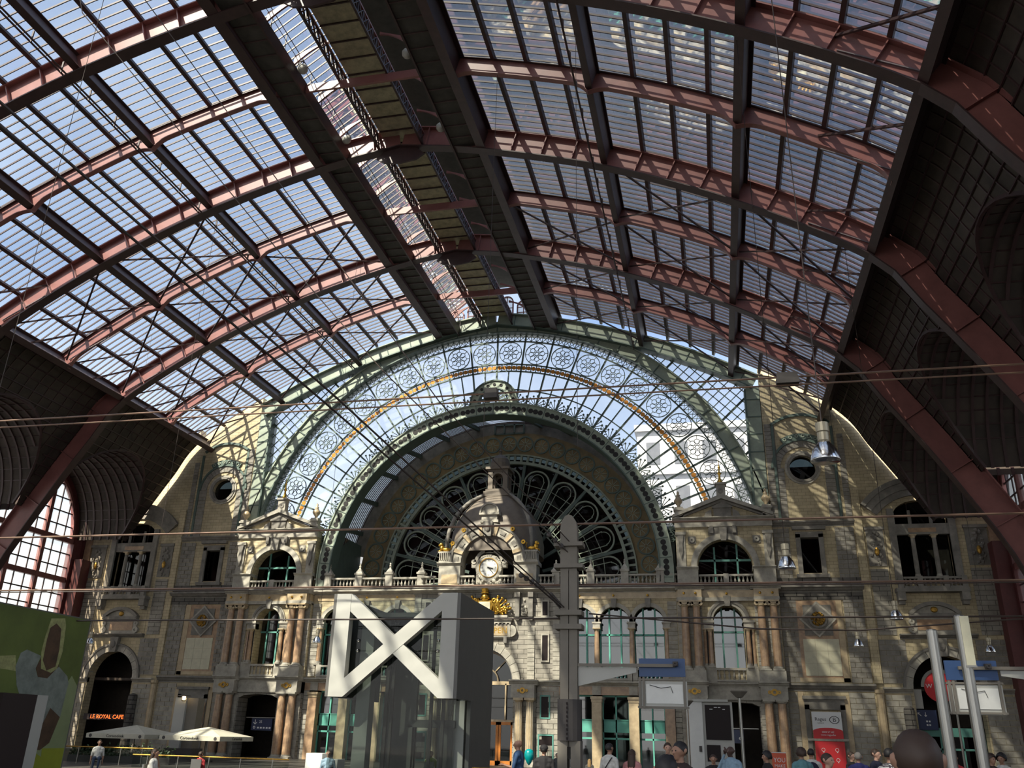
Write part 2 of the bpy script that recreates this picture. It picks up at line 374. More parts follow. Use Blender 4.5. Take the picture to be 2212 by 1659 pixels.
# ------------------------------------------------------------------ ceiling: purlins, glazing bars, panes, braces
ceil = root('ceiling', (0,0,FLOOR), 'arched glass and iron train shed roof', None, None, 'structure')
side_w = {1:'right', -1:'left'}
for s in (1,-1):
    for k, px in enumerate(PX):
        r = root('roof_purlin', (s*px, 0, FLOOR), None, 'girder', 'main purlin girders')
        r['label'] = ['dark deep girder along the %s edge of the ridge lantern', 'upper of the two long girders on the %s roof slope, with hung pipes', 'lower of the two long girders on the %s roof slope', 'heavy eaves girder along the foot of the %s glass slope'][k] % side_w[s]
        lo, hi, fwid = [(.05,1.4,.55),(.25,1.35,.36),(.25,1.35,.42),(.1,1.4,.42)][k]
        a, b = at(px,lo), at(px,hi); n = Vector((b[0]-a[0],0,b[1]-a[1])).normalized(); t = Vector((n.z,0,-n.x))
        def P(o, tt, y): return (s*(a[0]+n.x*o+t.x*tt), y, a[1]+n.z*o+t.z*tt)
        dep = hi-lo
        def strip(o0,o1,t0,t1,mname,nm):
            m = MB(); m.hexa([P(o0,t0,YB),P(o0,t1,YB),P(o1,t1,YB),P(o1,t0,YB),P(o0,t0,.3),P(o0,t1,.3),P(o1,t1,.3),P(o1,t0,.3)])
            return m.build(nm, mname, r)
        strip(.05,dep-.05,-.03,.03,'grey_iron' if k else 'dark_iron','web'); strip(0,.06,-fwid/2,fwid/2,'dark_iron','lower_flange'); strip(dep-.06,dep,-fwid/2,fwid/2,'dark_iron','upper_flange')
        if k == 0:     # maintenance walkway soffit towards the ridge
            m = MB()
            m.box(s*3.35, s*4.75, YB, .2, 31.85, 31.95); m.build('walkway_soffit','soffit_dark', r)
            m = MB()
            for j in range(int(-YB/1.008)): m.box(s*3.35,s*4.75,-j*1.008-.03,-j*1.008+.03,31.79,31.85)
            m.build('soffit_battens','dark_iron', r, kind='stuff')
            m = MB(); m.box(s*3.25,s*3.35,YB,.2,31.7,32.5); m.build('walkway_edge','dark_iron', r)
            m = MB(); m.tube([(s*3.2,YB,33.4),(s*3.2,.2,33.4)],.025,4); m.tube([(s*3.2,YB,32.95),(s*3.2,.2,32.95)],.02,4)
            for j in range(int(-YB/1.5)): m.bar((s*3.2,-j*1.5,32.4),(s*3.2,-j*1.5,33.4),.04,.04,(1,0,0))
            m.build('handrail','dark_iron', r)
        if k == 1:     # hung twin pipes with hangers
            for q in ((0,1) if s < 0 else (0,)):
                m = MB(); c = at(px, -.05); xx = s*(c[0]+(.55 if s<0 else -.45)+q*.2); m.tube([(xx,YB,c[1]-.02),(xx,0,c[1]-.02)], .05, 6); m.build('hung_pipe','dark_iron', r)
            for j in range(int(-YB/2.02)):
                m = MB(); c = at(px,-.05); xx = s*(c[0]+(.65 if s<0 else -.45)); m.bar((xx,-j*2.02-.4,c[1]-.1),(xx,-j*2.02-.4,c[1]+.55),.09,.05,(0,1,0)); m.build('pipe_hanger','dark_iron', r)
# minor purlins
NODES = [PX[i]+(PX[i+1]-PX[i])*j/4 for i in range(3) for j in range(4)]+[25.0]
for s in (1,-1):
    for i, x in enumerate(NODES):
        if any(abs(x-p) < .01 for p in PX): continue
        a, b = at(x,DEP-.03), at(x,DEP+.22); n = Vector((b[0]-a[0],0,b[1]-a[1])).normalized(); t = Vector((n.z,0,-n.x))*.105
        m = MB(); Q = [(s*(a[0]-t.x),a[1]-t.z),(s*(a[0]+t.x),a[1]+t.z),(s*(b[0]+t.x),b[1]+t.z),(s*(b[0]-t.x),b[1]-t.z)]
        m.hexa([(x_,YB,z_) for x_,z_ in Q]+[(x_,.2,z_) for x_,z_ in Q]); m.build('minor_purlin','dark_iron', ceil)
# glazing bars, one mesh: too fine to pick apart
PITCH = BAY/24
gb = MB()
for s in (1,-1):
    for j in range(int(round(-YB/PITCH))+1):
        y = -j*PITCH
        for a, b in zip(NODES[:-1], NODES[1:]):
            p, q = at(a,DEP+.24), at(b,DEP+.24); gb.bar((s*p[0],y,p[1]),(s*q[0],y,q[1]),.045,.10)
gb.build('glazing_bars','dark_iron', ceil, kind='stuff')
# panes
rest = MB()
J0, J1 = 48, 60
for s in (1,-1):
    for a, b in zip(NODES[:-1], NODES[1:]):
        p, q = at(a,DEP+.29), at(b,DEP+.29); src = None
        for j in range(int(round(-YB/PITCH))):
            y1, y0 = -j*PITCH-.012, -(j+1)*PITCH+.012
            m = MB() if (J0 <= j < J1) else rest
            if m is rest: m.add([(s*p[0],y0,p[1]),(s*q[0],y0,q[1]),(s*q[0],y1,q[1]),(s*p[0],y1,p[1])],[(0,1,2,3)])
            elif src is None:
                m.add([(s*p[0],y0,p[1]),(s*q[0],y0,q[1]),(s*q[0],y1,q[1]),(s*p[0],y1,p[1])],[(0,1,2,3)])
                src = m.build('glass_pane','roof_glass', ceil); j_src = j
            else: inst(src, ceil, (0,-(j-j_src)*PITCH,0))
rest.build('roof_panes','roof_glass', ceil, kind='stuff')
# cross braces in the two end bays, raking struts along the eaves
for s in (1,-1):
    for h in range(0,4):
        ya, yb = -h*BAY/2, -(h+1)*BAY/2
        for i in range(3):
            if h == 3 and i < 1: continue
            a, b = at(PX[i]+.2,.55), at(PX[i+1]-.2,.55)
            for (p, q) in ((a,b),(b,a)):
                m = MB(); m.bar((s*p[0],ya-.3,p[1]),(s*q[0],yb+.3,q[1]),.11,.07); m.build('brace_rod','dark_iron', ceil)
    for h in range(0,7):
        ya, yb = -h*BAY/2, -(h+1)*BAY/2; a, b = at(21.9,.9), at(24.9,.35)
        m = MB(); m.bar((s*a[0],ya-.1,a[1]),(s*b[0],ya-3.6,b[1]),.13,.10); m.build('raking_strut','dark_iron', ceil)
        m = MB(); m.bar((s*a[0],ya-.1,a[1]-.7),(s*b[0],ya-.1,b[1]+.35),.07,.05); m.build('tie_rod','steel' if False else 'grey_iron', ceil)
# ------------------------------------------------------------------ ridge lantern
lan = root('roof_lantern', (0,0,31), 'raised lantern along the roof ridge with plank soffit and lattice girders', 'lantern')
for s in (1,-1):
    # lattice girder
    m = MB(); m.box(s*1.30,s*1.42,YB,.2,32.35,32.45); m.build('girder_chord','dark_iron', lan)
    m = MB(); m.box(s*1.30,s*1.42,YB,.2,33.15,33.25); m.build('girder_chord','red_iron', lan)
    m = MB()
    for j in range(int(-YB/.605)):
        y = -j*.605; m.bar((s*1.36,y,32.4),(s*1.36,y-.605,33.2),.05,.09,(1,0,0)); m.bar((s*1.36,y-.605,32.4),(s*1.36,y,33.2),.05,.09,(1,0,0)); m.bar((s*1.36,y,32.4),(s*1.36,y,33.2),.06,.08,(1,0,0))
    m.build('girder_lacing','dark_iron', lan, kind='stuff')
    # lantern glass slope from the walkway to the ridge
    a, b = (4.9,33.3), (1.5,36.0)
    g = MB(); g.add([(s*a[0],YB,a[1]),(s*b[0],YB,b[1]),(s*b[0],.1,b[1]),(s*a[0],.1,a[1])],[(0,1,2,3)]); g.build('lantern_glazing','roof_glass', lan)
    m = MB()
    for j in range(int(-YB/PITCH)): m.bar((s*a[0],-j*PITCH,a[1]-.05),(s*b[0],-j*PITCH,b[1]-.05),.045,.09)
    m.build('lantern_bars','dark_iron', lan, kind='stuff')
    m = MB(); m.box(s*4.8,s*5.0,YB,.1,32.6,33.4); m.build('lantern_kerb','dark_iron', lan)
    # curved perforated brackets
    src = None
    for j in range(24):
        y = -j*BAY/4-1.5
        if src is None:
            m = MB(); pts = []
            for t in np.linspace(0,1,9): pts.append((s*(3.3-1.9*t), 32.45+1.15*math.sin(t*PI/2)))
            for t in np.linspace(1,0,9): pts.append((s*(3.3-1.9*t), 33.05+.75*t))
            m.xz(pts, y-.05, y+.05); src = m.build('curved_bracket','red_iron', lan); ys = y
        else: inst(src, lan, (0,y-ys,0))
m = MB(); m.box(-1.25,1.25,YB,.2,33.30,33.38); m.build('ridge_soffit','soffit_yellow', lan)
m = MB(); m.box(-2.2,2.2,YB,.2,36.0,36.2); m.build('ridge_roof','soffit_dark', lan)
src = None
for j in range(int(-YB/1.21)):
    y = -j*1.21-.6
    if src is None: m = MB(); m.box(-1.25,1.25,y-.035,y+.035,33.22,33.30); src = m.build('soffit_batten','dark_iron', lan); ys = y
    else: inst(src, lan, (0,y-ys,0))
# gable of the lantern over the end wall: arched red lights
gb = MB()
gb.box(-5,5,.55,.75,32.6,32.8); gb.xz([(-5.2,33.2),(-1.9,35.9),(0,36.6),(1.9,35.9),(5.2,33.2),(5.2,33.5),(1.9,36.3),(0,37),(-1.9,36.3),(-5.2,33.5)], .5,.8)
gb.build('gable_frame','red_iron', lan)
for i, x in enumerate((-3.6,-2.2,-.75,.75,2.2,3.6)):
    top = 33.35+.55*(3-abs(x)*.62)
    m = MB(); m.ring(x,top,.48,.58,-90,90,.55,.75,12); m.box(x-.58,x-.48,.55,.75,32.7,top); m.box(x+.48,x+.58,.55,.75,32.7,top); m.box(x-.03,x+.03,.6,.7,32.7,top+.48)
    for z in (33.2,33.7,34.2):
        if z < top: m.box(x-.5,x+.5,.6,.7,z-.025,z+.025)
    w = m.build('arched_light','red_iron', lan)
    g = MB(); g.xz([(x-.5,32.7),(x+.5,32.7)]+[(x+.5*math.cos(t),top+.5*math.sin(t)) for t in np.linspace(0,PI,9)], .66,.665); g.build('pane','screen_glass', w)
for s in (1,-1):     # globe lamps on the walkways
    for y in (-25.6,-31.5):
        l = root('globe_lamp', (s*2.9,y,32.6), ('round lamp beside the lantern walkway, %s of the ridge, %s' % (side_w[s], 'near the second main arch' if y > -30 else 'further forward')), 'lamp', 'lantern lamps')
        m = MB(); m.ball((s*2.9,y,32.35),.28,10,8); m.build('globe','panel_grey', l, True)
        m = MB(); m.bar((s*3.3,y,32.9),(s*2.9,y,32.9),.05,.05); m.bar((s*2.9,y,32.5),(s*2.9,y,32.9),.05,.05,(1,0,0)); m.build('bracket','dark_iron', l)
# ------------------------------------------------------------------ side aisles: groined vaults, walls and great windows
XW = 35.9
ZC, ZSP, HW = 20.4, 14.6, 5.25
def hl(dy): return ZSP+(ZC-ZSP)*math.sqrt(max(0,1-(dy/HW)**2)) if abs(dy) < HW else -9
_q = PR+NR*1.55; _k = (PR[:,0] >= 24.85)
BZ, BX = _q[_k][:,1][::-1], _q[_k][:,0][::-1]
def xb(z): return float(np.interp(z, BZ, BX))
for s in (1,-1):
    v = root('roof_vault', (s*30,0,FLOOR), 'dark groined lattice vault over the %s side aisle' % side_w[s], 'vault')
    for b in range(0,NB):
        y0 = -b*BAY; yc = y0-BAY/2
        bars = MB(); sheet = MB()
        ny = 26; nz_ = 26
        cols = []
        for i in range(ny+1):
            y = y0-BAY*i/ny; lo = max(hl(y-yc), ZSP); zt = BZ[-1]
            col = []
            for k in range(nz_+1):
                z = zt+(lo-zt)*k/nz_; col.append((s*xb(z), y, z))
            cols.append(col)
        o = len(sheet.v)
        sheet.add([p for c in cols for p in c], [((i*(nz_+1)+k),(i*(nz_+1)+k+1),((i+1)*(nz_+1)+k+1),((i+1)*(nz_+1)+k)) for i in range(ny) for k in range(nz_)])
        for i in range(0,ny+1,2):
            for k in range(nz_): bars.bar(cols[i][k],cols[i][k+1],.07,.10,(s*.7,0,.7))
        for z in np.arange(ZSP+.3,BZ[-1],.62):
            prev = None
            for i in range(ny+1):
                y = y0-BAY*i/ny
                if hl(y-yc) < z:
                    p = (s*(xb(z)-.03),y,z-.03)
                    if prev: bars.bar(prev,p,.06,.08)
                    prev = p
                else: prev = None
        # lunette
        nt_ = 22; nx = 8; grid = []
        for i in range(nt_+1):
            t = PI*i/nt_; dy = HW*math.cos(t)*.999; z = ZSP+(ZC-ZSP)*math.sin(t); x0 = xb(z)
            grid.append([(s*(x0+(XW-x0)*k/nx), yc+dy, z) for k in range(nx+1)])
        sheet.add([p for g in grid for p in g], [((i*(nx+1)+k),(i*(nx+1)+k+1),((i+1)*(nx+1)+k+1),((i+1)*(nx+1)+k)) for i in range(nt_) for k in range(nx)])
        for i in range(2,nt_-1):
            for k in range(nx): bars.bar(grid[i][k],grid[i][k+1],.06,.08)
        for xk in np.arange(26.2,XW,.75):
            prev = None
            for i in range(nt_+1):
                p0 = grid[i][0]
                if abs(p0[0]) <= xk:
                    p = (s*xk,p0[1],p0[2]-.03)
                    if prev: bars.bar(prev,p,.07 if round(xk*4)%3 else .16,.10)
                    prev = p
                else: prev = None
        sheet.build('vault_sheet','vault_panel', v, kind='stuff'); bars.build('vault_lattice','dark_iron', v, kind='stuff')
        m = MB()
        for i in range(nt_):
            m.bar(grid[i][0],grid[i+1][0],.14,.16)
        m.build('groin_rib','dark_iron', v)
    # wall with one great window in each bay
    wname = 'wall_right' if s > 0 else 'wall_left'
    w = MB()
    for b in range(0,NB):
        y0 = -b*BAY; yc = y0-BAY/2
        # build in a local XZ frame (x = y) then swap
        q = MB(); q.wall(y0-BAY,y0,FLOOR,21.5,0,.6,yc-5.0,yc+5.0,1.2,14.4,20,r=5.6)
        w.add([(s*(XW+t),a,z) for a,t,z in q.v], q.f)
        w.box(s*(XW-.9),s*XW,y0-.75,y0+.75,FLOOR,13.0)
    w.box(s*XW,s*(XW+.6),-.05,1.3,FLOOR,22)
    wo_ = w.build(wname,'wall_red', None, kind='structure')
    for b in range(0,4):
        y0 = -b*BAY; yc = y0-BAY/2
        wr = root('window_%d' % (b+1+(4 if s > 0 else 0)), (s*XW,yc,1.2), None, None, None, 'structure')
        fr = MB(); X = s*(XW+.25)
        def ztop(dy): return 14.4+5.6*math.sqrt(max(0,1-(dy/5.0)**2))
        for i, dy in enumerate(np.linspace(-5,5,4)[1:-1]): fr.bar((X,yc+dy,1.2),(X,yc+dy,ztop(dy)),.34,.34,(1,0,0))
        for z in (4.6,7.9,11.2,14.4): fr.box(X-.16,X+.16,yc-5,yc+5,z-.2,z+.2)
        prev = None
        for t in np.linspace(0,PI,25):
            p = (X,yc+4.9*math.cos(t),14.4+5.5*math.sin(t))
            if prev: fr.bar(prev,p,.3,.3,(1,0,0))
            prev = p
        fr.build('frame','red_iron', wr)
        th = MB()
        for dy in np.linspace(-5,5,10)[1:-1]: th.bar((X,yc+dy,1.2),(X,yc+dy,ztop(dy)-.05),.08,.08,(1,0,0))
        zs_ = [1.2+1.1*i for i in range(1,18)]
        for z in zs_:
            if z > 19.9: continue
            hw = 5.0 if z < 14.4 else 5.0*math.sqrt(max(0,1-((z-14.4)/5.6)**2))
            th.bar((X,yc-hw,z),(X,yc+hw,z),.09,.09)
        th.build('glazing_bar','dark_iron', wr)
        ysq = list(np.linspace(-5,5,10)); zz = [1.2]+zs_
        for i in range(9):
            for k in range(len(zz)-1):
                d = [ysq[i]+.04,ysq[i+1]-.04]; z0, z1 = zz[k]+.04, zz[k+1]-.04
                ta, tb = ztop(d[0]), ztop(d[1])
                if min(ta,tb) <= z0: continue
                g = MB(); g.add([(X,yc+d[0],z0),(X,yc+d[1],z0),(X,yc+d[1],min(z1,tb)),(X,yc+d[0],min(z1,ta))],[(0,1,2,3)])
                g.build('pane','side_glass', wr)
# floor
fl = MB(); fl.box(-60,60,-130,40,FLOOR-.3,FLOOR); fl.build('floor','floor_stone', None, kind='structure')
# ================================================================== END WALL (stone facade)
def mk(m, name, mt, parent, s=1, **k):
    if s < 0: m.mirx()
    return m.build(name, mt, parent, **k)
def cornice(x0, x1, z0, z1, y, pr, back=.6):
    """moulded band, stepping out towards the viewer to y-pr"""
    h = z1-z0; m = MB()
    m.yz([(back,z0),(back,z1),(y-pr,z1),(y-pr,z1-.28*h),(y-.72*pr,z1-.36*h),(y-.45*pr,z0+.35*h),(y-.15*pr,z0+.2*h),(y-.15*pr,z0)], x0, x1); return m
def column(parent, x, y, z0, z1, r, style='ionic', mt='pink_marble', s=1, n=14):
    x = s*x; b0, c0 = z0+.28, z1-(.42 if style == 'ionic' else .24)
    m = MB(); m.lathe(x,y,[(r,b0),(r*1.02,b0+(c0-b0)*.33),(r*.86,c0)],n); sh = m.build('column', mt, parent, smooth=False)
    m = MB(); m.box(x-r*1.35,x+r*1.35,y-r*1.35,y+r*1.35,z0,z0+.1); m.lathe(x,y,[(r*1.3,z0+.1),(r*1.35,z0+.16),(r*1.1,z0+.2),(r*1.15,b0)],n); m.build('base','trim_stone', sh)
    m = MB()
    if style == 'ionic':
        m.lathe(x,y,[(r*.92,c0),(r*1.1,c0+.06),(r*1.15,c0+.14)],n)
        for q in (-1,1):
            m.ring(x+q*r*1.15,c0+.2,0.02,r*.52,0,360,y-r*1.1,y+r*.6,12)
        m.box(x-r*1.2,x+r*1.2,y-r*1.1,y+r*.9,c0+.16,c0+.31); m.box(x-r*1.5,x+r*1.5,y-r*1.4,y+r*1.2,c0+.31,z1)
    elif style == 'corinth':
        m.lathe(x,y,[(r*.9,c0),(r*1.0,c0+.05),(r*1.25,c0+.18)],8); m.box(x-r*1.45,x+r*1.45,y-r*1.45,y+r*1.45,z1-.07,z1)
    else:
        m.lathe(x,y,[(r*.9,c0),(r*1.12,c0+.05),(r*1.12,c0+.12)],n); m.box(x-r*1.3,x+r*1.3,y-r*1.3,y+r*1.3,c0+.12,z1)
    m.build('capital','pale_marble' if style != 'tuscan' else 'trim_stone', sh)
    return sh
BAL = {}
def balusters(parent, x0, x1, y, z0, z1, s=1, mt='trim_stone', pitch=.30):
    n = max(2, int(round((x1-x0)/pitch))); h = z1-z0
    for i in range(n):
        x = s*(x0+(x1-x0)*(i+.5)/n)
        key = (round(h,2), mt)
        if key not in BAL:
            m = MB(); m.lathe(0,0,[(.075,0),(.075,.06*h),(.04,.12*h),(.09,.36*h),(.075,.46*h),(.035,.8*h),(.06,.88*h),(.07,.92*h),(.07,h)],6)
            me = bpy.data.meshes.new('baluster'); me.from_pydata(m.v,[],m.f); me.materials.append(MT[mt]); BAL[key] = me
        o = bpy.data.objects.new('baluster', BAL[key]); COL.objects.link(o); o.parent = parent; o.location = Vector((x,y,z0))-WL[parent.name]; WL[o.name] = WL[parent.name]
def balustrade(parent, x0, x1, y, z0, z1, s=1, mt='trim_stone', d=.16, bmt=None):
    m = MB(); m.box(x0,x1,y-d,y+d,z1-.13,z1); mk(m,'handrail',mt,parent,s)
    m = MB(); m.box(x0,x1,y-d,y+d,z0,z0+.12); mk(m,'plinth',mt,parent,s)
    balusters(parent, x0, x1, y, z0+.12, z1-.13, s, bmt or mt)
def blocks(x0, x1, z0, z1, y, rh=.33, bw=.9, proud=.05, gap=.03, seed=0, alt=False):
    """rusticated ashlar, every stone proud of its joint"""
    r = random.Random(seed); m = MB(); n = max(1, int(round((z1-z0)/rh))); h = (z1-z0)/n
    for i in range(n):
        k = max(1, int(round((x1-x0)/bw))); w = (x1-x0)/k; off = (w/2 if i % 2 else 0) if k > 1 else 0
        xs = [x0]+[x0+off+w*j for j in range(0 if off else 1, k+1) if x0+.1 < x0+off+w*j < x1-.1]+[x1]
        for a, b in zip(xs[:-1], xs[1:]):
            p = proud+r.uniform(-.012,.012); m.box(a+gap/2,b-gap/2,y-p,y+.02,z0+i*h+gap/2,z0+(i+1)*h-gap/2)
    return m
def voussoirs(parent, cx, cz, r0, r1, y0, y1, n, mt, a0=-90, a1=90, s=1, name='voussoir'):
    for i in range(n):
        d = (a1-a0)/n; m = MB(); m.ring(cx,cz,r0,r1,a0+d*i+.35,a0+d*(i+1)-.35,y0,y1,2); mk(m,name,mt,parent,s)
W = MB()      # backing wall: sides up to the roof, centre up to the terrace
for s in (1,-1):
    def wq(x0,x1,z0,z1,y0=.35,y1=1.2): W.box(s*x0,s*x1,y0,y1,z0,z1)
    # side bay with door arch and big window openings
    q = MB(); q.wall(26.6,35.9,FLOOR,7.0,.35,1.2,29.0,33.1,FLOOR,3.65,14); q.wall(26.6,35.9,7.0,17.0,.35,1.2,29.3,32.75,10.4,15.2,12,r=1.0)
    for k in range(8):
        xa, xb_ = 26.6+9.3*k/8, 26.6+9.3*(k+1)/8
        za, zb = max(17,min(25,roof_z(xa,1.5)+1.6)), max(17,min(25,roof_z(xb_,1.5)+1.6)); q.hexa([(xa,.35,17),(xb_,.35,17),(xb_,1.2,17),(xa,1.2,17),(xa,.35,za),(xb_,.35,zb),(xb_,1.2,zb),(xa,1.2,za)])
    # tower
    q.wall(21.0,26.6,FLOOR,15,.35,1.2,22.87,24.11,11.2,13.7,2,r=.001)
    q.wall(21.0,26.6,15,21.2,.35,1.2,22.62,24.46,18.0,18.88,14)
    q.box(21,26.6,.35,1.2,21.2,22.8)
    for k in range(6):
        xa, xb_ = 21+5.6*k/6, 21+5.6*(k+1)/6
        za, zb = roof_z(xa,1.3)+.7, roof_z(xb_,1.3)+.7; q.hexa([(xa,.35,22.8),(xb_,.35,22.8),(xb_,1.2,22.8),(xa,1.2,22.8),(xa,.35,za),(xb_,.35,zb),(xb_,1.2,zb),(xa,1.2,za)])
    if s < 0: q.mirx()
    W.add(q.v, q.f)
wall = W.build('wall_back','cream_brick', None, kind='structure')
# dark rooms behind the openings (one back plane, floors) so that the openings read as depth
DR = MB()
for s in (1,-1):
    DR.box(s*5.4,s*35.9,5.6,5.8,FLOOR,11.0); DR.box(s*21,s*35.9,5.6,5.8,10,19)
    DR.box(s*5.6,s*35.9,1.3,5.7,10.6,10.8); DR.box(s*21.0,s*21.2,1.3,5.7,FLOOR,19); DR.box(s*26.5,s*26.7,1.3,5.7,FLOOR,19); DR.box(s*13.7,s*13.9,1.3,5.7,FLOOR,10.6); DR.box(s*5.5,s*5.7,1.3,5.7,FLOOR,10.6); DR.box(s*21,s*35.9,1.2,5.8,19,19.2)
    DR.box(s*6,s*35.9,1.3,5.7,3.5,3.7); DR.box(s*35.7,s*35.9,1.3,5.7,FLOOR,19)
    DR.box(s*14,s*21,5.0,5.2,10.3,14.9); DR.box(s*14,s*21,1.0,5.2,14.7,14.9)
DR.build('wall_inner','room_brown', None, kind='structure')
# ------------------------------------------------------------------ towers
for s in (1,-1):
    T = root('tower_bay', (s*23.55,.35,FLOOR), 'tall stone tower bay with round window, %s of the great glazed arch' % side_w[s], 'tower')
    Y = .35
    for (a,b) in ((21.05,22.15),(25.25,26.55)):
        mk(blocks(a,b,3.9,14.4,Y,.33,.62,.07,seed=int(a)),'quoin_blocks','ashlar_dark',T,s,kind='stuff')
    mk(blocks(21.05,21.55,14.9,22.4,Y,.30,.6,.06),'quoin_blocks','ashlar_dark',T,s,kind='stuff'); mk(blocks(26.15,26.6,14.9,21.4,Y,.30,.6,.06),'quoin_blocks','ashlar_dark',T,s,kind='stuff')
    mk(blocks(21.75,22.25,14.9,18.9,Y,.30,.6,.06),'quoin_blocks','ashlar_dark',T,s,kind='stuff'); mk(blocks(25.05,25.75,14.9,18.9,Y,.30,.7,.06),'quoin_blocks','ashlar_dark',T,s,kind='stuff')
    m = MB(); m.box(21.55,21.75,Y-.1,Y,14.9,22.3); m.box(25.75,25.95,Y-.1,Y,14.9,22.0); mk(m,'iron_strip','green_dark',T,s,split=True)
    # round window
    m = MB(); m.ring(23.55,18.88,.92,1.12,0,360,Y-.16,Y+.2,28); oc = mk(m,'round_window','trim_dark',T,s)
    voussoirs(oc,23.55,18.88,1.12,1.27,Y-.1,Y+.05,10,'trim_stone',0,360,s,'ring_stone')
    m = MB(); m.ring(23.55,18.88,0.01,.93,0,360,Y+.30,Y+.32,24); mk(m,'pane','dark_glass',oc,s)
    voussoirs(T,23.55,18.9,1.55,2.05,Y-.08,Y+.02,19,'ashlar_dark',-90,90,s)
    m = MB(); m.ring(23.55,18.9,2.05,2.22,-90,90,Y-.16,Y+.02,28); mk(m,'iron_arch','green_dark',T,s)
    m = MB(); m.ring(23.55,18.9,2.22,2.62,-33,33,Y-.13,Y+.02,14); hb = mk(m,'iron_crest','green_dark',T,s)
    for k in range(6):
        a = math.radians(-27+54*k/5); m = MB(); m.ring(23.55+2.42*math.sin(a),18.9+2.42*math.cos(a),.07,.14,0,360,Y-.18,Y-.12,10); mk(m,'ring','green_iron',hb,s)
    m = MB(); m.ring(23.65,19.6,3.3,3.5,-38,38,Y-.14,Y+.02,22); mk(m,'iron_hood','green_dark',T,s)
    # rectangular window
    m = MB(); m.box(22.55,22.87,Y-.16,Y+.5,11.1,13.95); m.box(24.11,24.43,Y-.16,Y+.5,11.1,13.95); m.box(22.55,24.43,Y-.16,Y+.5,13.7,14.1); m.box(22.35,24.63,Y-.3,Y+.1,14.25,14.45); m.box(22.4,24.6,Y-.3,Y+.4,10.85,11.1)
    wn = mk(m,'window_frame','trim_dark',T,s)
    m = MB(); m.box(22.9,24.1,Y+.5,Y+.52,11.15,13.7); mk(m,'pane','dark_glass',wn,s)
    # string courses
    mk(cornice(21.0,26.65,14.5,14.9,Y,.25),'string_course','trim_dark',T,s); mk(cornice(21.0,26.7,9.85,10.3,Y,.45),'cornice','trim_dark',T,s)
    m = MB(); m.box(21,26.6,Y-.12,Y+.1,10.3,10.85); m.box(21,26.6,Y-.1,Y+.1,9.35,9.85); mk(m,'parapet_band','stone_dark',T,s)
    mk(cornice(21.0,26.7,3.35,3.85,Y,.32),'cornice','trim_dark',T,s)
    # marble frame with diamond and pale tablet
    m = MB(); m.box(21.95,25.15,Y-.05,Y+.02,3.95,9.3); fr = mk(m,'marble_field','pink_marble',T,s)
    m = MB(); m.box(24.75,25.15,Y-.08,Y,3.95,9.3); m.box(21.95,25.15,Y-.08,Y,3.95,4.2); mk(m,'marble_border','pale_marble',fr,s)
    m = MB(); m.box(22.55,24.4,Y-.12,Y,6.95,9.0); mk(m,'relief_field','trim_dark',fr,s)
    c = (23.47,8.03); d = 1.22
    m = MB(); m.xz([(c[0],c[1]+d),(c[0]+d,c[1]),(c[0],c[1]-d),(c[0]-d,c[1])],Y-.2,Y); dm = mk(m,'diamond','trim_stone',fr,s)
    m = MB(); m.xz([(c[0],c[1]+d*.86),(c[0]+d*.86,c[1]),(c[0],c[1]-d*.86),(c[0]-d*.86,c[1])],Y-.215,Y-.1); mk(m,'diamond_field','trim_dark',fr,s)
    m = MB(); m.ring(c[0],c[1],.48,.62,0,360,Y-.30,Y-.1,24); mk(m,'wreath','trim_dark',fr,s)
    m = MB(); r_ = random.Random(5)
    for i in range(64):
        a, q = r_.uniform(0,2*PI), .44*math.sqrt(r_.random()); m.ball((c[0]+q*math.cos(a),Y-.25,c[1]+q*math.sin(a)),r_.uniform(.05,.11),6,4)
    mk(m,'gilt_relief','gold_dim',fr,s)
    for i in range(3):
        for j in range(3):
            m = MB(); m.box(22.37+.78*i+.006,22.37+.78*(i+1)-.006,Y-.09,Y,4.33+.80*j+.006,4.33+.80*(j+1)-.006); mk(m,'tablet_slab','cream_panel',fr,s)
    # ground floor
    mk(blocks(24.95,26.55,FLOOR,3.3,Y,.34,.85,.05,seed=3),'ashlar_blocks','ashlar',T,s,kind='stuff'); mk(blocks(21.05,21.7,FLOOR,3.3,Y,.34,.85,.05,seed=4),'ashlar_blocks','ashlar',T,s,kind='stuff')
    m = MB(); m.box(21.7,22.05,Y-.12,Y,FLOOR,3.3); m.box(24.6,24.95,Y-.12,Y,FLOOR,3.0); mk(m,'jamb','pale_marble',T,s,split=True)
    m = MB(); m.box(22.05,22.35,Y-.2,Y,FLOOR,2.5); m.box(24.3,24.6,Y-.2,Y,FLOOR,2.5); m.box(22.05,24.6,Y-.2,Y,2.2,2.9); m.box(21.95,24.7,Y-.36,Y,2.85,3.05); mk(m,'door_surround','trim_dark',T,s)
    m = MB(); m.box(22.05,24.6,Y-.34,Y,.28,.42); mk(m,'ledge','trim_stone',T,s)
    # slender column strip between tower and side bay
    m = MB(); m.box(26.62,27.15,Y-.18,Y,3.9,21.5 if False else 17.2); mk(m,'pilaster_strip','cream_brick',T,s)
    m = MB(); m.lathe(s*26.88,Y-.12,[(.24,FLOOR),(.24,3.2),(.3,3.3),(.3,3.5)],10); m.build('corner_column','pale_marble',T)
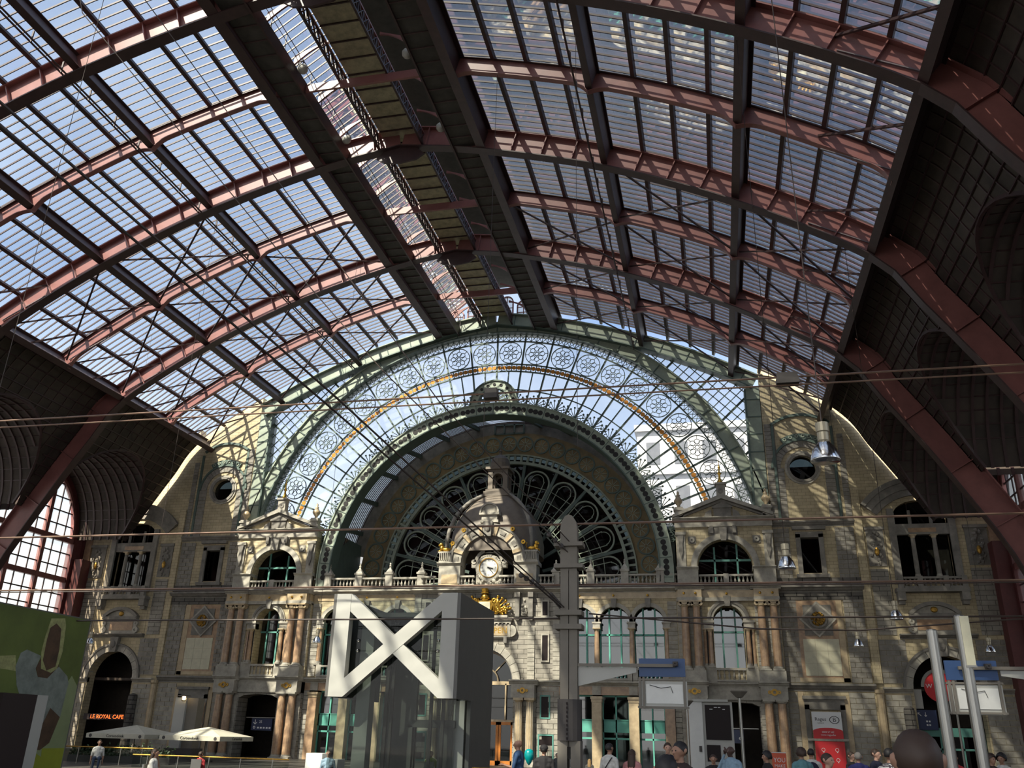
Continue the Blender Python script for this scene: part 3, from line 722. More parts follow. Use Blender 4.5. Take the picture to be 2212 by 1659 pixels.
# ------------------------------------------------------------------ outer bays
for s in (1,-1):
    B = root('outer_bay', (s*31.2,.35,FLOOR), 'dim outer bay with balcony window above an arched doorway, far %s' % side_w[s], 'facade bay')
    Y = .35
    # hood arch over the window
    for r0, r1, p in ((4.5,4.85,.35),(4.0,4.5,.24),(3.55,4.0,.14)):
        m = MB(); m.ring(31.0,13.0,r0,r1,-52,52,Y-p,Y+.02,24); mk(m,'hood_moulding','trim_dark',B,s)
    m = MB(); m.box(28.85,29.3,Y-.22,Y+.4,10.4,15.6); m.box(32.75,33.2,Y-.22,Y+.4,10.4,15.6); mk(m,'window_surround','trim_dark',B,s,split=True)
    for x in (30.35,31.72): column(B,x,Y+.05,10.75,13.75,.16,'corinth','trim_dark',s,8)
    m = MB(); m.box(29.3,32.75,Y-.1,Y+.3,13.75,14.5); mk(m,'transom','trim_dark',B,s); m = MB(); m.box(30.1,31.9,Y-.13,Y,13.9,14.2); mk(m,'transom_panel','pink_marble',B,s)
    for x in (30.35,31.72):
        m = MB(); m.lathe(s*x,Y+.1,[(.1,14.5),(.13,14.6),(.1,15.5)],6); m.build('mullion_post','trim_dark',B)
    for i,(a,b) in enumerate(((29.3,30.3),(30.4,31.7),(31.8,32.75))):
        m = MB(); m.box(a,b,Y+.55,Y+.57,10.45,16.2); mk(m,'pane','dark_glass',B,s)
    # relief panels
    for (a,b) in ((27.3,28.45),(33.7,35.1)):
        m = MB(); m.box(a,b,Y-.06,Y,11.6,14.3); m.box(a-.08,b+.08,Y-.16,Y,14.15,14.35); p_ = mk(m,'relief_panel','trim_dark',B,s)
        m = MB(); r_ = random.Random(3); c = (a+b)/2
        for i in range(34):
            t = r_.random(); m.ball((c+r_.uniform(-.42,.42)*(.5+.5*math.sin(t*PI)),Y-.06,11.7+2.3*t),r_.uniform(.07,.16),6,4)
        mk(m,'carved_relief','trim_dark',p_,s); m = MB(); m.ball((c,Y-.18,12.6),.2,8,6,.8,.6,1.5); mk(m,'gilt_boss','gold_dim',p_,s)
        m = MB(); m.box(a,b,Y-.05,Y,7.0,11.4); mk(m,'plain_panel','stone',B,s)
    for a,b in ((26.62,27.15),(35.2,35.8)):
        if a > 30: m = MB(); m.box(a,b,Y-.15,Y,3.9,17); mk(m,'edge_pilaster','pink_marble',B,s)
    
    # balcony
    m = MB(); m.box(28.7,33.3,Y-.75,Y+.3,9.75,10.0); mk(m,'balcony_slab','trim_dark',B,s)
    for x in (29.0,33.0):
        m = MB(); m.box(x-.25,x+.25,Y-.7,Y,9.2,9.75); m.box(x-.2,x+.2,Y-.45,Y,8.95,9.2); mk(m,'bracket','trim_dark',B,s)
    for a,b in ((29.25,30.1),(30.45,31.75),(32.1,32.9)): balustrade(B,a,b,Y-.55,10.0,10.75,s,'trim_dark')
    m = MB()
    for x in (29.05,30.28,31.92,33.05): m.box(x-.17,x+.17,Y-.72,Y-.38,10.0,10.8)
    mk(m,'baluster_pier','trim_dark',B,s,split=True)
    m = MB(); m.box(28.7,33.3,Y-.03,Y,7.0,9.7); mk(m,'cream_field','cream_brick',B,s)
    # tablet with segmental pediment
    m = MB(); m.ring(30.95,6.95,1.95,2.2,-48,48,Y-.45,Y,18); m.box(29.35,32.55,Y-.42,Y,8.15,8.38); pd = mk(m,'segmental_pediment','trim_dark',B,s)
    m = MB(); m.xz([(30.95+1.95*math.sin(t),6.95+1.95*math.cos(t)) for t in np.linspace(-.8,.8,11)],Y-.2,Y); mk(m,'tympanum','trim_stone',pd,s)
    m = MB(); m.ball((30.95,Y-.25,8.62),.2,8,6,1.2,.5,1); mk(m,'boss','gold_dim',pd,s)
    m = MB(); m.box(29.55,32.3,Y-.1,Y,7.05,8.15); tb = mk(m,'tablet_frame','trim_stone',B,s); m = MB(); m.box(29.8,31.95,Y-.13,Y,7.3,8.0); mk(m,'tablet','pink_marble',tb,s)
    for x in (29.45,32.4):
        m = MB(); m.ring(x,7.35,.1,.26,0,360,Y-.25,Y,12); m.ring(x,7.85,.07,.18,0,360,Y-.25,Y,12); m.box(x-.08,x+.08,Y-.2,Y,7.3,7.95); mk(m,'scroll','trim_stone',B,s,split=True)
    mk(cornice(28.6,33.4,6.75,7.05,Y,.4),'tablet_sill','trim_dark',B,s)
    # door arch: rusticated
    mk(blocks(27.2,28.9,3.9,6.7,Y,.33,.8,.05,seed=8),'ashlar_blocks','ashlar_dark',B,s,kind='stuff'); mk(blocks(33.2,35.2,3.9,6.7,Y,.33,.8,.05,seed=9),'ashlar_blocks','ashlar_dark',B,s,kind='stuff')
    mk(blocks(27.2,28.8,FLOOR,3.2,Y,.36,.85,.05,seed=5),'ashlar_blocks','ashlar',B,s,kind='stuff'); mk(blocks(33.2,35.6,FLOOR,3.2,Y,.36,.85,.05,seed=6),'ashlar_blocks','ashlar',B,s,kind='stuff')
    mk(cornice(27.1,28.95,3.3,3.65,Y,.3),'impost','trim_stone',B,s); mk(cornice(33.1,35.6,3.3,3.65,Y,.3),'impost','trim_stone',B,s)
    voussoirs(B,31.05,3.65,2.05,2.5,Y-.12,Y+.5,11,'trim_stone',-90,90,s)
    m = MB(); m.ring(31.05,3.65,2.5,2.66,-90,90,Y-.2,Y,28); mk(m,'archivolt','trim_dark',B,s)
    m = MB(); m.xz([(30.8,5.6),(31.3,5.6),(31.42,6.75),(30.68,6.75)],Y-.4,Y); m.ball((31.05,Y-.4,6.2),.22,8,6,1,.7,1.3); mk(m,'keystone','trim_dark',B,s)
    m = MB(); m.lathe(s*28.5,Y-.25,[(.34,FLOOR),(.34,2.2),(.3,2.4),(.05,2.5)],12); m.build('engaged_column','stone_dark',B)
# ------------------------------------------------------------------ gabled pavilions
for s in (1,-1):
    P = root('gabled_pavilion', (s*17.55,-.3,FLOOR), 'stone pavilion with triangular gable, urns and arched opening, %s of the clock' % side_w[s], 'pavilion')
    Y = -.25; C = 17.55
    # ground floor: piers behind paired columns, passage
    m = MB(); m.wall(14.0,21.0,FLOOR,2.7,Y,1.2,15.95,19.15,FLOOR,2.3,4,r=.28); mk(m,'ground_wall','stone',P,s)
    for (a,b) in ((14.02,15.9),(19.2,20.98)): mk(blocks(a,b,FLOOR,2.5,Y,.34,.9,.06,seed=2),'rusticated_blocks','ashlar',P,s,kind='stuff')
    for x in (14.55,15.35,19.72,20.55): column(P,x,Y-.42,FLOOR,2.72,.3,'tuscan','pink_marble',s)
    for a,b in ((14.1,15.8),(19.27,21.0)):
        m = MB(); m.box(a,b,Y-.75,Y,2.72,3.5); en = mk(m,'entablature_block','trim_stone',P,s)
        m = MB(); c = (a+b)/2; m.ring(c,3.18,.1,.22,0,360,Y-.82,Y-.74,12)
        for q in (-1,1): m.ring(c+q*.3,3.18,.04,.12,0,360,Y-.8,Y-.74,8)
        mk(m,'gilt_ornament','gold_dim',en,s); mk(cornice(a-.1,b+.1,3.5,3.85,Y-.7,.25),'cornice','trim_stone',P,s)
        m = MB(); m.box(a,b,Y-.75,Y,3.85,4.55); mk(m,'pedestal','trim_stone',P,s)
    m = MB(); m.box(15.8,19.27,Y-.1,Y+.6,2.7,3.5); mk(m,'lintel','trim_stone',P,s); mk(cornice(15.8,19.27,3.5,3.8,Y-.1,.2),'cornice','trim_stone',P,s)
    # first floor: serliana window between paired ionic columns
    m = MB(); m.wall(14.0,21.0,3.8,9.3,Y,.9,16.45,18.5,4.75,7.9,16); m2 = mk(m,'first_floor_wall','cream_brick',P,s)
    for (a,b) in ((14.02,15.75),(19.3,20.98)): mk(blocks(a,b,4.6,9.0,Y,.30,.9,.05,seed=12),'ashlar_blocks','ashlar',P,s,kind='stuff')
    for x in (14.55,15.35,19.72,20.55): column(P,x,Y-.42,4.55,9.2,.27,'ionic','pink_marble',s)
    for a,b in ((15.8,16.45),(18.5,19.2)):
        m = MB(); m.box(a,b,Y-.12,Y+.5,7.35,7.75); m.box(a-.06,b+.06,Y-.2,Y+.5,7.75,7.9); mk(m,'impost','trim_stone',P,s)
    for x in (16.2,18.75): column(P,x,Y-.1,4.75,7.35,.16,'corinth','pink_marble',s,10)
    for x in (15.85,19.1): column(P,x,Y+.02,4.75,7.35,.12,'corinth','pink_marble',s,8)
    m = MB(); m.box(15.95,16.4,Y-.02,Y,4.8,7.3); m.box(18.55,19.0,Y-.02,Y,4.8,7.3); mk(m,'side_light','dark_room',P,s,split=True)
    m = MB(); m.ring(17.48,7.9,1.03,1.45,-90,90,Y-.12,Y,24); mk(m,'archivolt','trim_stone',P,s); m = MB(); m.ring(17.48,7.9,1.22,1.36,-90,90,Y-.2,Y-.1,24); mk(m,'archivolt_roll','trim_dark',P,s)
    m = MB(); m.xz([(17.32,8.85),(17.64,8.85),(17.74,9.55),(17.22,9.55)],Y-.35,Y); mk(m,'keystone','trim_dark',P,s)
    m = MB()
    for x in (17.05,17.95): m.box(x-.06,x+.06,.62,.74,4.0,8.9)
    m.box(16.45,18.5,.62,.74,7.15,7.27); mk(m,'mullion','teal_dim',P,s); m = MB(); m.box(16.45,18.5,.75,.76,3.9,9.0); mk(m,'pane','wavy_glass',P,s)
    m = MB(); m.box(15.8,16.5,Y-.15,Y+.1,3.8,4.75); m.box(18.45,19.27,Y-.15,Y+.1,3.8,4.75); mk(m,'parapet_pier','trim_stone',P,s,split=True)
    balustrade(P,16.5,18.45,Y-.05,3.85,4.72,s,'trim_stone',bmt='trim_stone')
    # entablature, marble frieze, cornice
    m = MB(); m.box(14.0,21.0,Y-.3,.6,9.2,9.45); mk(m,'architrave','trim_stone',P,s); m = MB(); m.box(14.02,20.98,Y-.28,.6,9.45,9.95); fz = mk(m,'marble_frieze','pale_marble',P,s)
    for a,b in ((14.1,15.8),(19.27,21.0)):
        m = MB(); m.box(a,b,Y-.75,Y,9.2,9.42); mk(m,'architrave_block','trim_stone',P,s); m = MB(); m.box(a+.03,b-.03,Y-.72,Y,9.42,9.95); mk(m,'frieze_block','pale_marble',P,s)
        mk(cornice(a-.15,b+.15,9.95,10.3,Y-.65,.3),'cornice','trim_stone',P,s)
        for x in (a+.45,b-.45): m = MB(); m.ball((s*x,Y-.75,9.68),.09,8,6); m.build('gilt_stud','gold',P)
    mk(cornice(15.6,19.5,9.95,10.3,Y-.28,.3),'cornice','trim_stone',P,s)
    m = MB(); m.ball((s*17.48,Y-.34,9.7),.09,8,6); m.build('gilt_stud','gold',P)
    # upper storey: big arch
    m = MB(); m.wall(14.15,20.95,10.3,14.5,Y,.7,15.62,19.45,10.35,11.6,20,r=2.02); mk(m,'upper_wall','cream_brick',P,s)
    for a,b in ((14.15,15.62),(19.45,20.95)):
        m = MB(); m.box(a,b,Y-.22,Y+.2,10.3,11.4); mk(m,'arch_pier','trim_stone',P,s); mk(cornice(a-.05,b+.05,11.4,11.62,Y-.2,.15),'impost','trim_stone',P,s)
    m = MB(); m.ring(17.535,11.6,1.98,2.4,-90,90,Y-.14,Y+.1,30); mk(m,'archivolt','trim_stone',P,s)
    m = MB(); m.xz([(17.35,13.45),(17.72,13.45),(17.82,14.4),(17.25,14.4)],Y-.35,Y); mk(m,'keystone','trim_dark',P,s)
    m = MB(); m.box(16.6,16.85,Y-.3,Y,14.0,14.55); m.box(18.2,18.45,Y-.3,Y,14.0,14.55); mk(m,'console','trim_dark',P,s,split=True); m = MB(); m.box(16.5,18.55,Y-.1,Y,13.9,14.5); mk(m,'arch_field','trim_dark',P,s)
    balustrade(P,15.65,17.35,Y+.0,10.3,11.08,s); balustrade(P,17.72,19.42,Y+.0,10.3,11.08,s); m = MB(); m.box(17.35,17.72,Y-.2,Y+.2,10.3,11.12); mk(m,'baluster_pier','trim_stone',P,s,split=True)
    m = MB(); m.box(16.75,16.88,.55,.65,10.5,13.2); m.box(18.35,18.48,.55,.65,10.5,13.4); m.box(15.7,19.4,.55,.65,12.15,12.3); mk(m,'mullion','teal_dim',P,s); m = MB(); m.box(15.65,19.4,.66,.67,10.4,13.65); mk(m,'pane','dark_glass',P,s)
    for x in (15.3,19.83):
        m = MB(); m.box(x-.27,x+.27,Y-.07,Y,13.3,13.84); rs = mk(m,'rosette_block','trim_dark',P,s); m = MB(); m.ring(x,13.57,.06,.2,0,360,Y-.14,Y-.06,12); mk(m,'rosette','trim_stone',rs,s)
    for x in (14.5,20.62):
        m = MB(); m.box(x-.32,x+.32,Y-.1,Y,11.62,14.2); m.box(x-.38,x+.38,Y-.2,Y,13.95,14.15); pl = mk(m,'pilaster','trim_stone',P,s)
        m = MB(); m.xz([(x-.22,13.9),(x+.22,13.9),(x+.12,13.2),(x+.16,12.8),(x,12.2),(x-.16,12.8),(x-.12,13.2)],Y-.25,Y-.1); mk(m,'carved_drop','trim_dark',pl,s)
    m = MB(); m.box(14.1,21.0,Y-.15,.6,14.5,14.95); mk(m,'entablature','trim_stone',P,s); mk(cornice(13.95,21.15,14.95,15.2,Y-.1,.3),'cornice','trim_stone',P,s)
    # pediment
    m = MB(); m.xz([(14.4,15.2),(20.75,15.2),(17.58,16.45)],Y-.05,.5); mk(m,'tympanum','cream_brick',P,s)
    for q in (-1,1):
        m = MB(); x1 = C+q*3.55; m.xz([(x1,15.2),(x1,15.42),(C,16.85),(C,16.52)],Y-.45,.6); mk(m,'raking_cornice','trim_stone',P,s)
        m = MB(); x1 = C+q*3.3; m.xz([(x1,15.2),(x1-q*.35,15.2),(C,16.3),(C,16.5)],Y-.25,.5); mk(m,'raking_moulding','trim_dark',P,s)
        m = MB(); m.xz([(C+q*.75,15.2),(C+q*1.3,15.2),(C+q*1.15,15.55),(C+q*.75,15.75)],Y-.3,Y); mk(m,'scroll','trim_dark',P,s,split=True)
    m = MB(); m.box(16.95,18.2,Y-.2,Y,15.2,15.85); m.box(16.85,18.3,Y-.3,Y,15.85,15.97); m.xz([(16.85,15.97),(18.3,15.97),(17.58,16.3)],Y-.28,Y); mk(m,'gable_block','trim_dark',P,s)
    # finials
    m = MB(); m.box(17.25,17.9,-.35,.25,16.6,17.65); m.box(17.15,18.0,-.45,.35,17.65,17.8); fn = mk(m,'gable_finial','trim_stone',P,s)
    m = MB(); m.ring(C,17.15,.08,.2,0,360,-.4,-.34,10); mk(m,'shield','trim_dark',fn,s)
    m = MB(); m.lathe(s*C,-.05,[(.26,17.8),(.2,17.95),(.09,18.15),(.07,18.45),(.17,18.55),(.07,18.68),(.05,18.95),(.11,19.03),(.03,19.12),(.015,19.75)],10); m.build('gilt_spire','gold',fn,True)
    for x in (14.46,20.7):
        m = MB(); m.box(x-.3,x+.3,-.5,.1,15.2,15.75); m.box(x-.38,x+.38,-.58,.18,15.75,15.9); m.box(x-.3,x+.3,-.5,.1,15.9,16.02); u = mk(m,'urn_plinth','trim_stone',P,s)
        m = MB(); m.lathe(s*x,-.2,[(.16,16.02),(.1,16.15),(.3,16.42),(.33,16.55),(.2,16.75),(.13,16.85),(.17,16.95),(.07,17.03),(.11,17.15),(.02,17.28)],10); m.build('urn','pale_marble',u,True)
# ------------------------------------------------------------------ two-storey wings with arcades
for s in (1,-1):
    Wg = root('arcade_wing', (s*9.7,.2,FLOOR), 'two storey wing with three arches over shopfronts, %s of the clock' % side_w[s], 'wing')
    Y = .15; CX = (7.02,9.5,11.95)
    m = MB(); xs = [5.6,8.2,10.72,14.0]
    for c,a,b in zip(CX,xs[:-1],xs[1:]): m.wall(a,b,7.75,9.5,Y,.6,c-1.1,c+1.1,7.75,7.85,16)
    m.box(13.1,14.0,Y,.6,3.5,7.75); mk(m,'arcade_wall','cream_brick',Wg,s)
    for c in CX:
        m = MB(); m.ring(c,7.85,1.08,1.36,-90,90,Y-.12,Y+.05,22); mk(m,'archivolt','trim_stone',Wg,s)
    for x in (8.26,10.74):
        m = MB(); m.xz([(x-.14,8.95),(x+.14,8.95),(x+.2,9.5),(x-.2,9.5)],Y-.2,Y) if False else m.box(x-.0,x+.0,Y,Y,9,9)
    for c in CX:
        m = MB(); m.xz([(c-.14,8.85),(c+.14,8.85),(c+.22,9.5),(c-.22,9.5)],Y-.25,Y); mk(m,'keystone','trim_dark',Wg,s); m = MB(); m.ball((s*c,Y-.3,9.7),.09,8,6); m.build('gilt_stud','gold',Wg)
    for x in (8.22,10.73,13.2):
        m = MB(); m.box(x-.26,x+.26,Y-.15,Y+.4,7.45,7.85); m.box(x-.32,x+.32,Y-.2,Y+.4,7.75,7.87); mk(m,'impost','trim_stone',Wg,s); column(Wg,x,Y+.1,4.75,7.45,.19,'corinth','pink_marble',s,10)
    mk(blocks(13.3,13.98,3.9,9.3,Y-.02,.3,.9,.05),'ashlar_blocks','ashlar',Wg,s,kind='stuff')
    m = MB(); m.box(5.6,14.0,Y-.05,.6,9.5,9.95); mk(m,'marble_frieze','pale_marble',Wg,s); mk(cornice(5.6,14.0,9.95,10.25,Y,.45),'cornice','trim_stone',Wg,s)
    m = MB(); m.box(5.6,14.0,Y-.28,5.7,10.25,10.45); mk(m,'terrace_plinth','trim_stone',Wg,s)
    # terrace balustrade with pedestals and finials
    peds = [5.25,7.85,10.35,12.9]
    for x in peds:
        m = MB(); m.box(x-.28,x+.28,Y-.3,Y+.2,10.45,11.55); m.box(x-.34,x+.34,Y-.36,Y+.26,11.45,11.6); pd = mk(m,'pedestal','trim_stone',Wg,s)
        m = MB(); m.lathe(s*x,Y-.05,[(.38,11.6),(.30,11.72),(.12,11.95),(.07,12.05),(.12,12.12),(.07,12.2),(.1,12.3),(.02,12.4)],4,ph=PI/4); m.build('finial','trim_stone',pd)
    for a,b in zip(peds[:-1],peds[1:]): balustrade(Wg,a+.28,b-.28,Y-.05,10.45,11.25,s)
    balustrade(Wg,13.2,14.1,Y-.05,10.45,11.25,s)
    # glazing of first floor
    for c in CX:
        m = MB()
        for d in (-.42,.42): m.box(c+d-.055,c+d+.055,.62,.76,3.9,8.85)
        m.box(c-1.1,c+1.1,.62,.76,6.95,7.07); m.box(c-1.1,c-1.02,.62,.76,3.9,7.9); m.box(c+1.02,c+1.1,.62,.76,3.9,7.9); mk(m,'window_frame','teal',Wg,s)
        for a,b in ((c-1.08,c-.43),(c-.41,c+.41),(c+.43,c+1.08)):
            m = MB(); m.box(a,b,.78,.785,3.9,8.95); mk(m,'pane','wavy_glass',Wg,s)
        m = MB(); m.box(c-1.2,c+1.2,Y-.1,Y+.25,3.75,3.95); mk(m,'sill','trim_stone',Wg,s); balustrade(Wg,c-.85,c+.85,Y,3.9,4.72,s,'trim_stone',bmt='teal_dim')
        for q in (-1,1): m = MB(); m.box(c+q*.85,c+q*1.25,Y-.15,Y+.2,3.9,4.75); mk(m,'parapet_pier','trim_stone',Wg,s,split=True)
    mk(cornice(5.6,14.0,3.45,3.8,Y,.4),'cornice','trim_stone',Wg,s); m = MB(); m.box(5.6,14.0,Y-.02,.6,2.9,3.45); fz = mk(m,'marble_frieze','pink_marble',Wg,s)
    for x in (8.17,10.75,13.2):
        m = MB(); m.box(x-.3,x+.3,Y-.12,Y,2.9,3.45); mk(m,'frieze_block','trim_stone',fz,s)
        m = MB(); m.box(x-.34,x+.34,Y-.2,.6,FLOOR,2.45); pl = mk(m,'pilaster','pink_marble' if x > 13 else 'pale_marble',Wg,s); m = MB(); m.box(x-.42,x+.42,Y-.3,.6,2.62,2.8); m.box(x-.37,x+.37,Y-.24,.6,2.42,2.64); mk(m,'capital','pale_marble',pl,s)
    for a,b in ((5.6,7.83),(8.51,10.41),(11.09,12.86)):
        c = (a+b)/2; m = MB(); m.box(a,b,.60,.72,.48,1.25); mk(m,'fascia_panel','teal',Wg,s)
        m = MB(); m.box(c-.05,c+.05,.60,.72,FLOOR,2.9); m.box(a,b,.60,.72,.02,.14); m.box(a,b,.60,.72,1.22,1.32); m.box(a,a+.08,.6,.72,FLOOR,2.9); m.box(b-.08,b,.6,.72,FLOOR,2.9); m.box(a,b,.60,.72,2.8,2.9); mk(m,'window_frame','teal',Wg,s)
        for q0,q1 in ((a,c-.05),(c+.05,b)):
            for z0,z1 in ((1.32,2.8),(.14,.48),(FLOOR,.02)): m = MB(); m.box(q0,q1,.74,.745,z0,z1); mk(m,'pane','wavy_glass',Wg,s)
    mk(blocks(13.55,14.0,FLOOR,2.9,Y-.02,.34,.9,.06),'rusticated_blocks','ashlar',Wg,s,kind='stuff')
# ================================================================== GREAT GLAZED ARCH
SY = .8; CZ = 11.34
S = root('glazed_arch_screen', (0,SY,10.4), 'huge semicircular glass screen with pale green iron arches closing the train shed', 'window screen')
def pol(r, deg, y=SY, cz=CZ): a = math.radians(deg); return (r*math.sin(a), y, cz+r*math.cos(a))
AM = 74
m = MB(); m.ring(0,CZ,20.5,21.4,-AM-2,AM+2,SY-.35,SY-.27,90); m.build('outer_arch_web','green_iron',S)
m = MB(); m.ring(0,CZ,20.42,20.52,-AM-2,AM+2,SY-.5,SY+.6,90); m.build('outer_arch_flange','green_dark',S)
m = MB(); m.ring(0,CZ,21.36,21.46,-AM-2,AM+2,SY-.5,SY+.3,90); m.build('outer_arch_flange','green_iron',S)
for i in range(-15,16):
    if i == 0: pass
    m = MB(); m.ring(0,CZ,20.52,21.36,i*4.9-.12,i*4.9+.12,SY-.44,SY-.35,1); m.build('arch_joint','green_dark',S)
# gable girder under the roof line and the corner posts
for s in (1,-1):
    w, f1, f2 = MB(), MB(), MB(); xs = xs_of(0,20.4,24)
    sweep(w, xs, lambda x: .05, lambda x: 1.15, SY-.62, SY-.55, s); sweep(f1, xs, lambda x: 0, lambda x: .09, SY-.85, SY+.1, s); sweep(f2, xs, lambda x: 1.1, lambda x: 1.2, SY-.85, SY+.1, s)
    w.build('gable_girder_web','green_iron',S); f1.build('gable_girder_flange','green_dark',S); f2.build('gable_girder_flange','green_iron',S)
    for x in xs_of(1.5,19.5,9):
        a, b = at(x,.1), at(x,1.1); m = MB(); m.bar((s*a[0],SY-.65,a[1]),(s*b[0],SY-.65,b[1]),.06,.07,(0,1,0)); m.build('girder_stiffener','green_dark',S)
    m = MB(); m.box(s*19.95,s*20.95,SY-.5,SY+.4,12.0,25.55); m.build('corner_post','green_iron',S)
    m = MB(); m.box(s*19.83,s*19.96,SY-.6,SY+.5,12,25.3); m.build('post_flange','green_dark',S)
    for k in range(9): m = MB(); m.box(s*19.95,s*20.95,SY-.54,SY-.5,13.2+1.4*k,13.28+1.4*k); m.build('post_joint','green_dark',S)
# tracery rings
for r0, r1, mt in ((19.72,19.82,'green_dark'),(20.40,20.46,'green_dark'),(17.62,17.72,'green_dark'),(16.98,17.08,'green_dark'),(15.35,15.42,'green_dark')):
    m = MB(); m.ring(0,CZ,r0,r1,-AM-3,AM+3,SY-.08,SY+.06,100); m.build('tracery_ring',mt,S)
SEG = 6.95
NS = 11
for i in range(-NS,NS+1):
    a = SEG*i
    m = MB(); m.bar(pol(13.8,a),pol(20.4,a),.13,.16,(0,1,0)); m.build('radial_mullion','green_dark',S)
    if abs(i) <= NS:
        b = a+SEG/2; m = MB(); m.bar(pol(13.8,b),pol(17.0,b),.09,.11,(0,1,0)); m.build('radial_bar','green_dark',S)
# crossed lattice between the two outer rings
m = MB()
for i in range(-54,54):
    a, b = i*1.39, (i+1)*1.39; m.bar(pol(19.82,a),pol(20.4,b),.04,.04,(0,1,0)); m.bar(pol(20.4,a),pol(19.82,b),.04,.04,(0,1,0)); m.bar(pol(19.82,a),pol(20.4,a),.05,.05,(0,1,0))
m.build('crossed_lattice','green_dark',S,kind='stuff')
# rosettes
for i in range(-NS,NS):
    c = pol(18.72,SEG*(i+.5)); cx, cz = c[0], c[2]
    m = MB(); m.ring(cx,cz,.93,.985,0,360,SY-.06,SY+.04,28); m.ring(cx,cz,.14,.18,0,360,SY-.05,SY+.03,10); m.ring(cx,cz,.17,.17,0,360,SY,SY,3) if False else None
    n = 8
    for k in range(n):
        t = 2*PI*k/n; q = (cx+.47*math.sin(t),cz+.47*math.cos(t)); m.ring(q[0],q[1],.19,.225,0,360,SY-.05,SY+.03,10)
        m.bar((cx+.70*math.sin(t),SY,cz+.70*math.cos(t)),(cx+.95*math.sin(t),SY,cz+.95*math.cos(t)),.035,.06,(0,1,0)); m.bar((cx+.17*math.sin(t),SY,cz+.17*math.cos(t)),(cx+.28*math.sin(t),SY,cz+.28*math.cos(t)),.035,.06,(0,1,0))
    rs = m.build('rosette','green_dark',S)
# orange discs in their ring
src = None
for i in range(-55,55):
    a = (i+.5)*SEG/5
    m = MB(); c = pol(17.35,a); m.ring(c[0],c[2],.005,.185,0,360,SY-.05,SY-.02,12); m.build('orange_disc','orange_glass',S)
m = MB()
for i in range(-55,56): m.bar(pol(17.08,i*SEG/5),pol(17.62,i*SEG/5),.07,.09,(0,1,0))
m.build('disc_dividers','green_dark',S,kind='stuff')
# panes
for i in range(-NS,NS):
    for r0,r1,mt in ((17.08,20.4,'screen_glass'),(13.7,17.0,'screen_glass')):
        m = MB(); vs = [pol(r0,SEG*i+.2,SY+.08),pol(r0,SEG*(i+1)-.2,SY+.08),pol(r1,SEG*(i+1)-.2,SY+.08),pol(r1,SEG*(i+.5),SY+.08),pol(r1,SEG*i+.2,SY+.08)]; m.add(vs,[(0,1,2,3,4)]); m.build('pane',mt,S)
# spandrel glazing between the outer arch, the gable and the posts
def inside(x, z):
    r = math.hypot(x, z-CZ); return r > 21.45 and 0 < x < 19.95 and z < roof_z(x,.05) and z > 13
for s in (1,-1):
    m = MB()
    for direc in (0,1):
        th = math.radians(44 if direc == 0 else -46); d = (math.cos(th),math.sin(th)); n = (-d[1],d[0])
        for k in range(-60,60):
            c0 = k*.62; wth = .16 if (direc == 0 and k % 5 == 0) else .055
            run = None; P0 = (17,22.0)
            for j in range(-160,161):
                t = j*.1; x, z = P0[0]+n[0]*c0+d[0]*t, P0[1]+n[1]*c0+d[1]*t
                if inside(x,z):
                    if run is None: run = (x,z)
                    last = (x,z)
                elif run is not None:
                    if math.hypot(last[0]-run[0],last[1]-run[1]) > .25: m.bar((s*run[0],SY,run[1]),(s*last[0],SY,last[1]),wth,.1,(0,1,0))
                    run = None
    m.build('spandrel_grid','green_dark',S,kind='stuff')
    g = MB(); xs = xs_of(7.5,19.95,14)
    for a,b in zip(xs[:-1],xs[1:]):
        def zb(x): return CZ+math.sqrt(max(0,21.45**2-x*x)) if x < 21.45 else CZ
        if roof_z(a) > zb(a) or roof_z(b) > zb(b): g.add([(s*a,SY+.06,zb(a)),(s*b,SY+.06,zb(b)),(s*b,SY+.06,max(zb(b),roof_z(b,.1))),(s*a,SY+.06,max(zb(a),roof_z(a,.1)))],[(0,1,2,3)])
    g.build('spandrel_glass','screen_glass',S)
# inner arch with round holes
AI = 93
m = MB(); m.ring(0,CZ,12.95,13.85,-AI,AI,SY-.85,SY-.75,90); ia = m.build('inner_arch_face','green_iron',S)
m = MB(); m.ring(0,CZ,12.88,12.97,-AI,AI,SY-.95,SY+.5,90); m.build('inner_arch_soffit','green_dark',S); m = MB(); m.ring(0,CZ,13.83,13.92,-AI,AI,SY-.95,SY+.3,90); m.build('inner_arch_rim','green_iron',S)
src = None
for i in range(-15,15):
    for k in (-1,0,1):
        c = pol(13.4,(i+.5)*6.1+k*1.75); m = MB(); m.ring(c[0],c[2],.004,.21,0,360,SY-.875,SY-.84,12); m.build('round_hole','dark_room',ia)
    m = MB(); m.ring(0,CZ,12.95,13.85,(i+1)*6.1-.1,(i+1)*6.1+.1,SY-.89,SY-.85,1); m.build('arch_joint','green_dark',ia)
